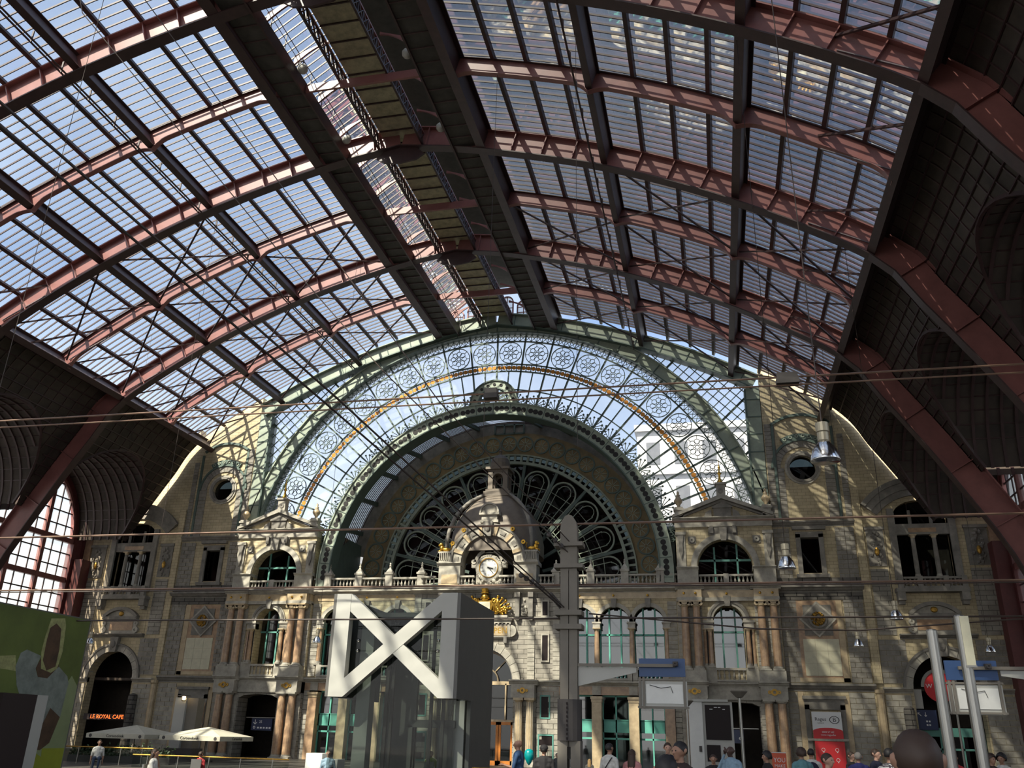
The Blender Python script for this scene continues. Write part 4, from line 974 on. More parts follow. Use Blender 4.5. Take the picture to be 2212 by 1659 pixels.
# palmettes along the inner arch
PAL = MB()
for k in range(7):
    t = math.radians(-66+22*k); L = .62+.28*math.cos(t); PAL.bar((0,0,.12),(L*math.sin(t),0,.12+L*math.cos(t)),.05,.05,(0,1,0)); PAL.ring(L*math.sin(t),.12+L*math.cos(t),.004,.085,0,360,-.03,.03,6)
for q in (-1,1):
    PAL.ring(q*.42,.16,.12,.17,0,360,-.03,.03,10); PAL.ring(q*.86,.12,.13,.18,-120 if q > 0 else -240,240 if q > 0 else 120,-.03,.03,10); PAL.bar((q*.3,0,.05),(q*1.0,0,.0),.05,.05,(0,1,0))
pm = bpy.data.meshes.new('palmette'); pm.from_pydata(PAL.v,[],PAL.f); pm.materials.append(MT['green_dark'])
SP = MB(); SP.bar((0,0,0),(0,0,.8),.05,.05,(0,1,0)); SP.ring(0,.85,.004,.10,0,360,-.03,.03,6); SP.ring(.18,.55,.09,.13,0,360,-.02,.02,8); SP.ring(-.18,.55,.09,.13,0,360,-.02,.02,8)
sm_ = bpy.data.meshes.new('palmette_sprig'); sm_.from_pydata(SP.v,[],SP.f); sm_.materials.append(MT['green_dark'])
for i in range(-11,12):
    for me, a in ((pm,i*6.95),(sm_,i*6.95+3.475)):
        if abs(a) > 80 or abs(a) < 6.5: continue
        o = bpy.data.objects.new(me.name, me); COL.objects.link(o); o.parent = S; c = pol(13.92,a,SY-.3); o.location = Vector(c)-WL[S.name]; o.rotation_euler = (0,math.radians(a),0); WL[o.name] = WL[S.name]
# medallion at the crown
MZ = CZ+13.95
m = MB(); m.ring(0,MZ,1.35,1.95,-100,100,SY-.7,SY-.4,40); md = m.build('crown_medallion','green_iron',S)
m = MB(); m.ring(0,MZ,1.95,2.05,-100,100,SY-.8,SY-.4,40); m.build('medallion_rim','green_dark',md); m = MB(); m.ring(0,MZ,1.27,1.36,-100,100,SY-.78,SY-.4,40); m.build('medallion_rim','green_dark',md)
for k in range(9): a = math.radians(-80+20*k); m = MB(); m.ring(1.65*math.sin(a),MZ+1.65*math.cos(a),.004,.13,0,360,SY-.74,SY-.7,10); m.build('round_hole','dark_room',md)
m = MB(); m.ring(0,MZ+.1,.38,.48,0,360,SY-.7,SY-.5,18)
for k in range(9):
    a = math.radians(-88+22*k)
    for q in (-1,1):
        b = a+q*.13; m.bar((.48*math.sin(b*.9),SY-.6,MZ+.1+.48*math.cos(b*.9)),(1.2*math.sin(b),SY-.6,MZ+.1+1.2*math.cos(b)),.07,.1,(0,1,0))
    m.ring(1.1*math.sin(a),MZ+.1+1.1*math.cos(a),.14,.22,0,360,SY-.66,SY-.54,10)
m.build('medallion_tracery','green_dark',md)
# ------------------------------------------------------------------ link vault between the screen and the inner fan window
FY, FC = 6.0, 11.85
V = root('link_vault', (0,3.4,10.4), 'short barrel vault of slatted glass behind the inner green arch', 'vault')
def vp(deg, t): # t 0 front .. 1 back
    R = 13.1+.55*t; zc = CZ+(FC-CZ)*t; a = math.radians(deg); return (R*math.sin(a),1.3+(FY-1.3)*t,zc+R*math.cos(a))
na = 48
for k in range(10):
    t0, t1 = k/10, k/10+.024; m = MB()
    for i in range(na):
        a, b = -78+156*i/na, -78+156*(i+1)/na; p = [vp(a,t0),vp(b,t0),vp(b,t1),vp(a,t1)]; n = [Vector((math.sin(math.radians(x)),0,math.cos(math.radians(x))))*.035 for x in (a,b,b,a)]
        m.hexa([tuple(v) for v in p]+[tuple(Vector(v)+w_) for v,w_ in zip(p,n)])
    m.build('roof_slat','dark_iron',V)
g = MB()
for i in range(na):
    a, b = -78+156*i/na, -78+156*(i+1)/na
    if abs((a+b)/2) < 5: continue
    g.add([tuple(Vector(vp(x,t))*1.0+Vector((0,0,.1))) for x,t in ((a,0),(b,0),(b,1),(a,1))],[(0,1,2,3)])
g.build('vault_glass','roof_glass',V,split=True)
for a in range(-72,73,12):
    if a == 0: continue
    m = MB(); m.bar(vp(a,0),vp(a,1),.28,.34); m.build('vault_rib','green_dark',V)
for s in (1,-1):
    m = MB(); m.box(s*12.9,s*14.0,1.3,FY,10.4,15.0); m.build('vault_cheek','green_dark',V)
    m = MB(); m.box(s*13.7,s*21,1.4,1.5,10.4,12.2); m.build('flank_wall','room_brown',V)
# ------------------------------------------------------------------ inner fan window wall
Fn = root('fan_window', (0,FY,10.4), 'dark half round fan window with brown medallion frieze behind the clock dome', 'window')
m = MB(); m.ring(0,FC,10.85,12.85,-96,96,FY,FY+.3,80); fr = m.build('frieze','frieze_brown',Fn)
for i in range(-13,14):
    a = math.radians(i*7.0); c = (11.85*math.sin(a),FC+11.85*math.cos(a))
    m = MB(); m.ring(c[0],c[1],.60,.72,0,360,FY-.1,FY+.02,20); md2 = m.build('medallion','green_dark',fr)
    m = MB()
    for k in range(8): t = k*PI/4; m.bar((c[0]+.1*math.sin(t),FY-.03,c[1]+.1*math.cos(t)),(c[0]+.55*math.sin(t),FY-.03,c[1]+.55*math.cos(t)),.05,.05,(0,1,0))
    m.build('medallion_star','green_iron',md2)
m = MB(); m.ring(0,FC,12.85,13.9,-80,80,FY,FY+.3,60); m.build('upper_wall_band','trim_dark',Fn)
m = MB(); m.ring(0,FC,10.75,10.86,-96,96,FY-.18,FY+.2,80); m.build('ring_moulding','green_iron',Fn); m = MB(); m.ring(0,FC,9.95,10.2,-96,96,FY-.25,FY+.2,80); m.build('ring_moulding','green_iron',Fn)
m = MB(); m.ring(0,FC,10.2,10.75,-96,96,FY+.1,FY+.14,80); m.build('square_panes','dark_glass',Fn)
for i in range(-30,31):
    m = MB(); m.ring(0,FC,10.2,10.75,i*3.1-.5,i*3.1+.5,FY-.1,FY+.1,1); m.build('square_divider','green_iron',Fn)
def fp(r, deg, y=FY): return pol(r,deg,y,FC)
nsec = 11
for i in range(nsec+1):
    a = -93+186*i/nsec; m = MB(); m.bar(fp(3.2,a),fp(9.95,a),.24,.24,(0,1,0)); m.build('radial_mullion','green_dark',Fn)
for i in range(nsec):
    a = -93+186*(i+.5)/nsec; c = fp(8.55,a); hwid = 8.55*math.sin(math.radians(186/nsec/2))-.12
    m = MB(); m.ring(c[0],c[2],hwid-.13,hwid,a-100,a+100,FY-.06,FY+.1,18); th = math.radians(a)
    for q in (-1,1):
        e = fp(8.5,a+q*7.1); e2 = fp(5.0,a+q*6.0); m.bar(e,e2,.08,.08,(0,1,0))
    m.build('arched_head','green_iron',Fn)
    m = MB()
    for q in (-.33,.33): m.bar(fp(4.9,a+q*6),fp(8.6+.3,a+q*12),.06,.06,(0,1,0))
    for r in (5.6,6.5,7.4,8.3): m.bar(fp(r,a-7.6),fp(r,a+7.6),.05,.05,(0,1,0))
    cc = fp(8.8,a); m.ring(cc[0],cc[2],hwid*.45,hwid*.45+.06,a-90,a+90,FY-.03,FY+.05,12)
    m.build('head_tracery','green_iron',Fn)
    g = MB(); g.add([fp(3.2,a-8.3,FY+.12),fp(3.2,a+8.3,FY+.12),fp(10,a+8.3,FY+.12),fp(10.05,a,FY+.12),fp(10,a-8.3,FY+.12)],[(0,1,2,3,4)]); g.build('pane','dark_glass',Fn)
for r in (4.9,5.3): m = MB(); m.ring(0,FC,r,r+.1,-95,95,FY-.12,FY+.1,40); m.build('inner_ring','green_iron',Fn)
m = MB()
for z in (24.62,25.45): m.box(-1.3,1.3,FY-.1,FY+.1,z-.07,z+.07)
for x in (-1.3,-.45,.45,1.3): m.box(x-.07,x+.07,FY-.1,FY+.1,24.6,25.5)
m.build('crown_light','green_dark',Fn)
# dark barrel shell added behind the fan window, shaped to keep it dark
m = MB(); m.ring(0,FC,10.25,10.5,-97,97,FY+.3,13,48); m.xz([(10.4*math.sin(t),FC+10.4*math.cos(t)) for t in np.linspace(-1.69,1.69,40)],13,13.2); m.box(-10.4,10.4,FY+.3,13,10.2,10.4); m.build('wall_hall_shell','room_brown',None,kind='structure')
# ------------------------------------------------------------------ clock pavilion
CP = root('clock_pavilion', (0,0,FLOOR), 'central stone entrance pavilion with clock arch and brown dome', 'pavilion')
Y = -.1
m = MB(); m.wall(-5.6,5.6,FLOOR,10.2,Y,1.2,-2.22,2.22,FLOOR,3.75,24); m.build('pavilion_wall','stone',CP)
voussoirs(CP,0,3.75,2.2,2.72,Y-.2,Y+.3,13,'trim_stone')
m = MB(); m.ring(0,3.75,2.1,2.2,-90,90,Y-.02,Y+.8,24); m.build('arch_soffit','trim_dark',CP)
for s in (1,-1):
    for x in (2.95,3.45): pass
    for x in (2.72,3.52):
        m = MB(); n = 20; prof = [(.27,-1.4),(.275,.2),(.235,2.35)]; m.lathe(s*x,Y-.35,prof,n); c_ = m.build('fluted_column','pale_marble',CP)
        m = MB()
        for k in range(12): a = 2*PI*k/12; m.tube([(s*x+.268*math.cos(a),Y-.35+.268*math.sin(a),-1.3),(s*x+.232*math.cos(a),Y-.35+.232*math.sin(a),2.3)],.028,4)
        m.build('fillets','trim_stone',c_,kind='stuff'); m = MB(); m.box(s*x-.36,s*x+.36,Y-.7,Y,2.45,2.6); m.lathe(s*x,Y-.35,[(.24,2.33),(.3,2.4),(.33,2.46)],14); m.build('capital','pale_marble',c_); m = MB(); m.box(s*x-.36,s*x+.36,Y-.7,Y,FLOOR,-1.55); m.lathe(s*x,Y-.35,[(.34,-1.55),(.3,-1.4)],14); m.build('base','trim_stone',c_)
    m = MB(); m.box(s*2.2,s*3.9,Y-.72,Y,2.6,3.45); eb = m.build('entablature_block','trim_stone',CP); m = MB(); m.ring(s*3.05,3.08,.08,.2,0,360,Y-.8,Y-.72,12); m.ring(s*2.75,3.08,.03,.1,0,360,Y-.78,Y-.72,8); m.ring(s*3.35,3.08,.03,.1,0,360,Y-.78,Y-.72,8); m.build('gilt_ornament','gold_dim',eb)
    mk(cornice(2.05,4.1,3.45,3.8,Y-.65,.2),'cornice','trim_stone',CP,s); mk(cornice(4.0,5.75,3.45,3.8,Y-.05,.25),'cornice','trim_stone',CP,s)
    m = MB(); m.box(4.0,5.6,Y-.04,Y,2.85,3.4); mk(m,'marble_frieze','pink_marble',CP,s)
    mk(blocks(3.2,3.75,3.85,7.5,Y,.3,.6,.08),'quoin_blocks','ashlar',CP,s,kind='stuff'); mk(blocks(3.95,5.55,FLOOR,3.4,Y,.34,.9,.06,seed=21),'rusticated_blocks','ashlar',CP,s,kind='stuff')
    mk(blocks(5.05,5.58,3.85,9.9,Y,.32,.6,.06),'quoin_blocks','ashlar',CP,s,kind='stuff'); mk(blocks(2.3,3.9,FLOOR,2.4,Y-.02,.34,.9,.06),'rusticated_blocks','ashlar',CP,s,kind='stuff')
    for z0,z1,x0,x1 in ((8.3,9.3,4.3,4.68),(5.15,6.9,4.3,4.72),(1.35,2.72,4.28,4.82),(-1.6,.15,4.15,5.08)):
        m = MB(); m.box(x0-.1,x0,Y-.1,Y,z0-.1,z1+.1); m.box(x1,x1+.1,Y-.1,Y,z0-.1,z1+.1); m.box(x0,x1,Y-.1,Y,z1,z1+.1); m.box(x0,x1,Y-.1,Y,z0-.1,z0); wf = mk(m,'window_frame','teal_dim' if z0 < 3 else 'trim_stone',CP,s); m = MB(); m.box(x0,x1,Y-.06,Y-.02,z0,z1); mk(m,'pane','screen_black',wf,s)
    # console pilasters
    for x in (2.45,3.45):
        m = MB(); m.box(x-.16,x+.16,Y-.35,Y,8.2,9.95); m.box(x-.2,x+.2,Y-.45,Y,9.6,9.95); m.box(x-.14,x+.14,Y-.28,Y,7.95,8.2); mk(m,'console','trim_dark',CP,s)
    m = MB(); m.box(2.65,3.25,Y-.12,Y,8.3,9.6); pn = mk(m,'relief_panel','trim_dark',CP,s); m = MB(); r_ = random.Random(9)
    for i in range(18): m.ball((s*(2.95+r_.uniform(-.2,.2)),Y-.15,8.45+r_.random()*1.0),r_.uniform(.06,.11),6,4)
    m.build('carved_relief','trim_stone',pn)
    mk(cornice(3.7,5.6,7.9,8.2,Y,.2),'string_course','trim_stone',CP,s)
mk(cornice(-5.75,5.75,9.9,10.25,Y,.5),'cornice','trim_stone',CP)
m = MB(); m.box(-5.6,5.6,Y-.35,5.7,10.25,10.5); m.build('terrace_plinth','trim_stone',CP)
for s in (1,-1): balustrade(CP,4.0,5.2,Y-.1,10.5,11.25,s)
for s in (1,-1): balustrade(CP,.95,2.1,Y-.1,10.5,11.25,s)
# doorway glazing and orange doors
m = MB(); m.ring(0,3.75,2.0,2.12,-90,90,.6,.75,24)
for a in (-45,0,45): q = math.radians(a); m.bar((.9*math.sin(q),.68,3.75+.9*math.cos(q)),(2.05*math.sin(q),.68,3.75+2.05*math.cos(q)),.08,.08,(0,1,0))
m.ring(0,3.75,.85,.95,-90,90,.62,.72,16); m.box(-2.2,2.2,.6,.75,3.5,3.75); m.box(-2.2,2.2,.6,.75,1.0,1.15)
for x in (-1.5,1.5): m.box(x-.05,x+.05,.6,.75,1.1,3.6)
m.build('door_tracery','pale_marble',CP)
m = MB(); m.box(-2.2,2.2,.8,.81,1.1,5.9); m.build('fanlight_pane','dark_glass',CP)
for i in range(4):
    x0 = -2.15+i*1.08; m = MB(); m.box(x0,x0+.16,.5,.62,FLOOR,1.0); m.box(x0+.86,x0+1.04,.5,.62,FLOOR,1.0); m.box(x0,x0+1.04,.5,.62,.8,1.0); m.box(x0,x0+1.04,.5,.62,FLOOR,FLOOR+.3); d = m.build('door_leaf','orange_wood',CP); m = MB(); m.box(x0+.16,x0+.86,.55,.56,FLOOR+.3,.8); m.build('pane','dark_glass',d)
m = MB(); m.box(-2.2,2.2,4.2,4.4,FLOOR,6); m.build('vestibule_back','room_brown',CP)
# plaque ANTWERPEN
m = MB(); m.box(-1.95,1.95,Y-.25,Y,6.75,7.65); m.box(-2.0,2.0,Y-.3,Y,7.75,7.95); m.box(-2.1,2.1,Y-.4,Y,7.95,8.12); pq = m.build('plaque_frame','trim_stone',CP)
m = MB(); m.box(-1.72,1.72,Y-.28,Y-.2,6.85,7.55); m.build('plaque','pale_marble',pq)
text('ANTWERPEN','plaque_lettering',(0,Y-.285,7.2),.58,'gold',pq)
for s in (1,-1):
    m = MB(); m.ring(s*1.98,7.2,.04,.42,0,180 if s > 0 else -180,Y-.28,Y,14); m.build('plaque_scroll','trim_stone',pq); m = MB(); m.box(s*1.45,s*1.7,Y-.25,Y,6.35,6.75); m.build('plaque_bracket','trim_dark',pq)
m = MB()
for k in range(14): m.box(-1.9+.29*k,-1.78+.29*k,Y-.33,Y-.25,7.65,7.75)
m.build('dentils','trim_stone',pq,kind='stuff')
# gilded coat of arms
CA = root('coat_of_arms', (0,Y-.3,8.15), 'gilded coat of arms with crowned shield, scrolls and flags under the clock', 'coat of arms')
m = MB(); m.box(-1.75,1.75,Y-.5,Y,8.12,8.28); m.build('ledge','trim_stone',CA)
m = MB(); m.xz([(-.42,9.25),(.42,9.25),(.42,8.75),(.25,8.45),(0,8.3),(-.25,8.45),(-.42,8.75)],Y-.55,Y-.42); m.build('shield','cream_panel',CA)
m = MB(); m.xz([(-.52,9.35),(.52,9.35),(.52,8.7),(.3,8.35),(0,8.18),(-.3,8.35),(-.52,8.7)],Y-.45,Y-.2); m.build('shield_rim','gold',CA)
m = MB(); m.lathe(0,Y-.4,[(.28,9.85),(.3,9.95),(.25,10.0),(.3,10.2),(.22,10.22)],10)
for k in range(6): a = k*PI/3; m.ball((.28*math.cos(a),Y-.4+.28*math.sin(a),10.24),.06,6,4)
m.build('crown','gold',CA); m = MB(); m.lathe(0,Y-.35,[(.2,9.35),(.38,9.5),(.3,9.72),(.22,9.85)],12); m.build('helm','gold',CA,True)
for s in (1,-1):
    m = MB()
    for k in range(5):
        t = k/4; m.tube([(s*(.5+.12*k),Y-.3-.04*k,9.55-.1*t),(s*(.62+.1*k),Y-.38,9.1),(s*(.48+.2*k),Y-.3,8.75-.06*k),(s*(.55+.22*k),Y-.25,8.4)],[.10,.12,.1,.06],6)
    m.ring(s*.72,9.35,.06,.2,0,360,Y-.5,Y-.3,12); m.build('mantling','gold',CA,True)
    m = MB()
    for k in range(5): a = math.radians(18+14*k)*1; m.tube([(s*.55,Y-.3,8.45),(s*(.55+1.45*math.sin(a)),Y-.4,8.45+1.25*math.cos(a))],[.05,.07],6); m.ball((s*(.55+1.45*math.sin(a)),Y-.4,8.45+1.25*math.cos(a)),.12,6,5)
    m.build('flag_staff','gold',CA,True)
    m = MB(); r_ = random.Random(13)
    for k in range(16): m.ball((s*(.75+1.0*r_.random()),Y-.35,8.38+.5*r_.random()),r_.uniform(.08,.17),7,5)
    m.build('trophy','gold',CA,True)
# clock arch
m = MB()
for r0,r1,y0,y1 in ((2.1,2.8,Y-.1,Y+1.2),): m.ring(0,12.25,r0,r1,-92,92,y0,y1,32)
m.build('clock_arch','trim_stone',CP)
m = MB(); m.ring(0,12.25,2.8,3.0,-92,92,Y-.2,Y+1.2,32); m.build('arch_moulding','trim_dark',CP)
for i in range(13):
    a = -84+14*i
    if i % 2: m = MB(); m.ring(0,12.25,2.08,2.84,a-3.2,a+3.2,Y-.2,Y+.1,2); m.build('banded_voussoir','pale_marble',CP)
    else: m = MB(); m.ring(0,12.25,2.32,2.62,a-5,a+5,Y-.16,Y-.05,3); m.build('carved_panel','trim_dark',CP)
m = MB(); m.xz([(-.25,14.2),(.25,14.2),(.38,15.35),(-.38,15.35)],Y-.35,Y+.2); m.ball((0,Y-.35,14.8),.2,8,6,1,.8,1.4); m.build('keystone','trim_dark',CP)
for s in (1,-1):
    m = MB(); m.box(2.1,3.8,Y-.15,Y+1.2,10.5,12.0); mk(m,'arch_pier','trim_stone',CP,s); mk(cornice(2.05,3.95,12.0,12.28,Y-.1,.2,Y+1.2),'impost','trim_stone',CP,s)
    m = MB(); m.box(2.3,3.55,Y-.2,Y,10.7,11.35); m.box(2.15,3.75,Y-.25,Y,10.5,10.66); mk(m,'pier_panel','pale_marble',CP,s)
    m = MB(); m.box(2.95,3.85,Y-.15,Y+.8,12.28,12.45)
    for k in range(6): m.box(2.98+.15*k,3.06+.15*k,Y-.2,Y,12.45,13.0)
    m.box(2.98,3.82,Y-.1,Y+.7,12.45,13.0); m.box(2.9,3.9,Y-.2,Y+.8,13.0,13.12); mk(m,'lion_plinth','trim_stone',CP,s)
    for a in (38,62): q = math.radians(a); m = MB(); m.ring(s*3.15*math.sin(q),12.25+3.15*math.cos(q),.06,.17,0,360,Y-.25,Y,10); m.build('gilt_roundel','gold',CP)
    # lying gilded lion
    L = root('gilded_lion', (s*3.4,Y+.1,13.12), 'small gilded lion lying on the plinth %s of the clock arch' % side_w[s], 'statue', 'gilded lions')
    m = MB(); cx = s*3.4; m.ball((cx,Y+.1,13.3),.22,10,8,1.75,.8,.8); m.ball((cx+s*.3,Y+.1,13.42),.2,10,8,1,.9,1.2); m.ball((cx+s*.36,Y+.05,13.68),.17,10,8,1,1,1.05); m.ball((cx+s*.5,Y+.02,13.63),.09,8,6); m.tube([(cx+s*.25,Y-.02,13.22),(cx+s*.6,Y-.06,13.16)],[.08,.07],8); m.tube([(cx+s*.25,Y+.22,13.22),(cx+s*.6,Y+.24,13.16)],[.08,.07],8); m.tube([(cx-s*.38,Y+.1,13.3),(cx-s*.48,Y+.1,13.55),(cx-s*.38,Y+.1,13.75)],[.04,.035,.06],6); m.build('lion_body','gold',L,True)
# dome
DY = 3.0
def dome_ring(hw, z, e=3.2, n=32):
    out = []
    for k in range(n):
        a = 2*PI*k/n; c, q = math.cos(a), math.sin(a); out.append((hw*math.copysign(abs(c)**(2/e),c),DY+hw*.85*math.copysign(abs(q)**(2/e),q),z))
    return out
pf = [(3.6,13.2),(3.6,14.2),(3.45,15.0),(3.15,15.9),(2.7,16.7),(2.1,17.4),(1.5,17.85),(1.05,18.15)]
m = MB(); n = 32; vs = [p for hw,z in pf for p in dome_ring(hw,z)]; m.add(vs,[(i*n+k,i*n+(k+1)%n,(i+1)*n+(k+1)%n,(i+1)*n+k) for i in range(len(pf)-1) for k in range(n)]+[tuple(range((len(pf)-1)*n,len(pf)*n))]); dm = m.build('dome','lead',CP,True)
m = MB(); m.box(-3.7,3.7,DY-3.2,DY+3.2,12.0,13.3); m.build('dome_drum','trim_stone',CP) if False else None
for s in (1,-1):
    m = MB(); m.tube([(s*hw*.93,DY-hw*.80,z) for hw,z in pf],[.16]*len(pf),6); m.build('dome_rib','trim_dark',dm,True)
m = MB(); m.box(-1.1,1.1,DY-1.1,DY+1.1,18.0,18.4); m.box(-.95,.95,DY-.95,DY+.95,18.4,18.62); lt = m.build('lantern_base','lead',CP)
m = MB()
for x in (-.62,.62):
    for y in (-.55,.55): m.box(x-.2,x+.2,DY+y-.2,DY+y+.2,18.6,20.3)
m.build('lantern_post','lead',lt,split=True); m = MB(); m.ring(0,19.55,.42,.62,-90,90,DY-.7,DY-.5,12); m.ring(0,19.55,.42,.62,-90,90,DY+.5,DY+.7,12); m.box(-.8,.8,DY-.72,DY+.72,20.1,20.3); m.build('lantern_arch','lead',lt)
m = MB(); m.box(-1.0,1.0,DY-.95,DY+.95,20.3,20.5); m.lathe(0,DY,[(.82,20.5),(.82,20.95),(.72,21.3),(.45,21.6),(.15,21.75),(.1,21.95),(.16,22.05),(.06,22.2),(.02,23.0)],16); m.build('cupola','lead',lt)
m = MB(); m.box(-.62,.62,Y+.05,Y+1.6,15.55,16.1); m.ring(0,16.1,.05,.66,-90,90,Y+.0,Y+1.8,14); m.ring(0,16.12,.66,.78,-90,90,Y-.1,Y+1.7,14); m.box(-.8,.8,Y-.1,Y+1.2,15.95,16.1); m.box(-.72,.72,Y,Y+1.2,15.35,15.55); m.build('dormer','trim_stone',CP)
# the clock itself
K = root('station_clock', (0,.45,10.6), 'round white station clock in carved grey stone frame', 'clock')
KC = 11.92; KY = .4
m = MB(); m.ring(0,KC,.72,1.02,0,360,KY-.15,KY+.35,36); m.box(-1.0,1.0,KY,KY+.4,10.6,11.9); m.ring(0,KC+.28,.95,1.2,-80,80,KY-.1,KY+.4,24); m.box(-1.38,-.85,KY-.05,KY+.4,11.95,12.25); m.box(.85,1.38,KY-.05,KY+.4,11.95,12.25); m.build('clock_frame','trim_stone',K)
m = MB(); r_ = random.Random(2)
for k in range(40): a = 2*PI*k/40; m.ball((.95*math.sin(a)*1.02,KY-.1,KC+.95*math.cos(a)),r_.uniform(.06,.12),6,4)
for k in range(24): m.ball((r_.uniform(-1.2,1.2),KY-.1,KC-.95-.25*r_.random()),r_.uniform(.08,.15),6,4)
m.build('carved_garland','trim_stone',K)
m = MB(); m.ball((0,KY,13.5),.26,8,6); m.box(-.35,.35,KY-.1,KY+.3,13.05,13.3); m.ball((-.2,KY,13.35),.16,6,5); m.ball((.2,KY,13.35),.16,6,5)
for q in (-1,1): m.ring(q*1.2,12.4,.05,.2,0,360,KY-.1,KY+.3,10)
m.build('clock_crest','trim_stone',K)
m = MB(); m.ring(0,KC,.005,.70,0,360,KY-.12,KY-.06,36); m.build('dial','white_paint',K); m = MB(); m.ring(0,KC,.69,.75,0,360,KY-.2,KY-.05,36); m.build('dial_rim','gold_dim',K)
for i,nm in enumerate(['XII','I','II','III','IV','V','VI','VII','VIII','IX','X','XI']):
    a = math.radians(30*i); text(nm,'numeral',(.55*math.sin(a),KY-.125,KC+.55*math.cos(a)),.17,'black_print',K,rot=(PI/2,0,0))
for ang,L,wd,nm in ((101.5,.34,.075,'hour_hand'),(138,.56,.045,'minute_hand')):
    a = math.radians(ang); m = MB(); m.bar((-.1*math.sin(a),KY-.15,KC-.1*math.cos(a)),(L*math.sin(a),KY-.15,KC+L*math.cos(a)),wd,.02,(0,1,0)); m.build(nm,'black_print',K)
# ------------------------------------------------------------------ buildings seen through the glass
OB = root('outside_building', (13,50,FLOOR), 'pale stone building dimly seen through the glazed arch', 'building')
m = MB(); m.box(8,23,46,60,FLOOR,38); m.build('wall','out_pale',OB)
for z0,z1 in ((38,38.9),(32.0,32.5),(25.6,26.0)): m = MB(); m.box(7.7,23.3,45.5,60,z0,z1); m.build('cornice','out_pale',OB)
for i in range(4):
    for z in (20,27.5,33.5): m = MB(); m.box(9.2+3.6*i,10.9+3.6*i,45.9,46.02,z,z+3.0); m.build('window','out_roof',OB)
RB = root('outside_roof', (0,20,FLOOR), 'dark slate roof behind the lower edge of the glass screen', 'roof')
m = MB(); m.yz([(17,FLOOR),(17,14.5),(22,18.5),(27,14.5),(27,FLOOR)],-22,22); m.build('roof_body','out_roof',RB)
m = MB(); m.box(14.2,15.2,20,22,17,21); m.box(-15,-14,20,22,17,20.5); m.build('chimney','trim_dark',RB)
# ================================================================== PLATFORM THINGS
# ------------------------------------------------------------------ glass lift with crossed frame
LF = root('glass_lift', (5.4,-31.5,FLOOR), 'grey lift tower with large crossed front frame and glass shaft', 'lift')
Y0, Y1, XL, XR, ZB, ZT = -34.0, -29.0, 3.13, 7.70, 1.17, 4.70
for x0,x1 in ((XL,XL+.55),(XR-.55,XR)): m = MB(); m.box(x0,x1,Y0,Y0+.35,ZB,ZT); m.build('front_post','panel_grey',LF)
iw = XR-XL-1.1
for q in (0,1):
    xa, xb2 = (XL+.55,XR-.55) if q == 0 else (XR-.55,XL+.55); sg = 1 if q == 0 else -1; hh = .62
    m = MB(); m.xz([(xa,ZT),(xa,ZT-hh),(xb2,ZB),(xb2,ZB+hh)] if q == 0 else [(xa,ZT),(xa,ZT-hh),(xb2,ZB),(xb2,ZB+hh)], Y0+(.0 if q else .012), Y0+.33); m.build('front_diagonal','panel_grey',LF)
m = MB(); m.box(XR-.02,XR+.12,Y0+.01,Y1,ZB,ZT); m.build('side_panel','panel_dark',LF); m = MB(); m.box(XR-.02,XR+.12,Y0+1.9,Y1,FLOOR,ZB); m.build('side_panel','panel_dark',LF)
m = MB(); m.box(XL-.12,XL+.02,Y0+.01,Y1,ZB,ZT); m.build('side_panel','panel_dark',LF)
m = MB(); m.box(XL+.55,XR-.55,Y0+.6,Y1,ZT-.75,ZT-.6); m.build('shaft_ceiling','panel_dark',LF); m = MB(); m.add([(XL,Y0+.45,FLOOR),(XR,Y0+.45,FLOOR),(XR,Y0+.45,ZT-.1),(XL,Y0+.45,ZT-.1)],[(0,1,2,3)]); m.build('front_glass','clear_glass',LF)
m = MB(); m.add([(XL,Y1-.04,FLOOR),(XR,Y1-.04,FLOOR),(XR,Y1-.04,ZT),(XL,Y1-.04,ZT)],[(0,1,2,3)]); m.build('rear_glass','clear_glass',LF)
m = MB(); m.box(XL+.75,XL+1.25,Y0+.8,Y0+1.3,FLOOR,ZT-.7); m.build('shaft_column','panel_grey',LF)
m = MB(); m.box(XL+1.3,XL+2.55,Y0+2.2,Y0+2.4,FLOOR,ZT-.7); m.build('shaft_wall','panel_dark',LF)
for x in (XL+1.75,XL+1.95,XR-1.15,XR-.7): m = MB(); m.box(x-.05,x+.05,Y0+1.2,Y0+1.32,FLOOR,ZT-.7); m.build('guide_rail','mast_dark',LF)
m = MB(); m.box(XL+2.5,XR-.4,Y0+1.6,Y0+3.6,.25,.5); m.build('car_roof','panel_dark',LF)
for x0,x1 in ((XL+2.5,XL+2.65),(XR-.95,XR-.45)): m = MB(); m.box(x0,x1,Y0+1.6,Y0+1.8,FLOOR,.3); m.build('car_post','panel_dark',LF)
m = MB(); m.box(XR-.5,XR-.1,Y0+1.9,Y0+2.2,FLOOR,ZB); m.build('side_column','panel_grey',LF)
for x in (XL+.8,XR-.75):
    for z in (2.75,3.1): m = MB(); m.ball((x,Y0+.4,z),.06,8,6); m.build('glass_clamp','lamp_metal',LF)
m = MB(); m.ball((XL+2.1,Y0+.8,ZT-.85),.09,8,6); m.build('dome_camera','screen_black',LF)
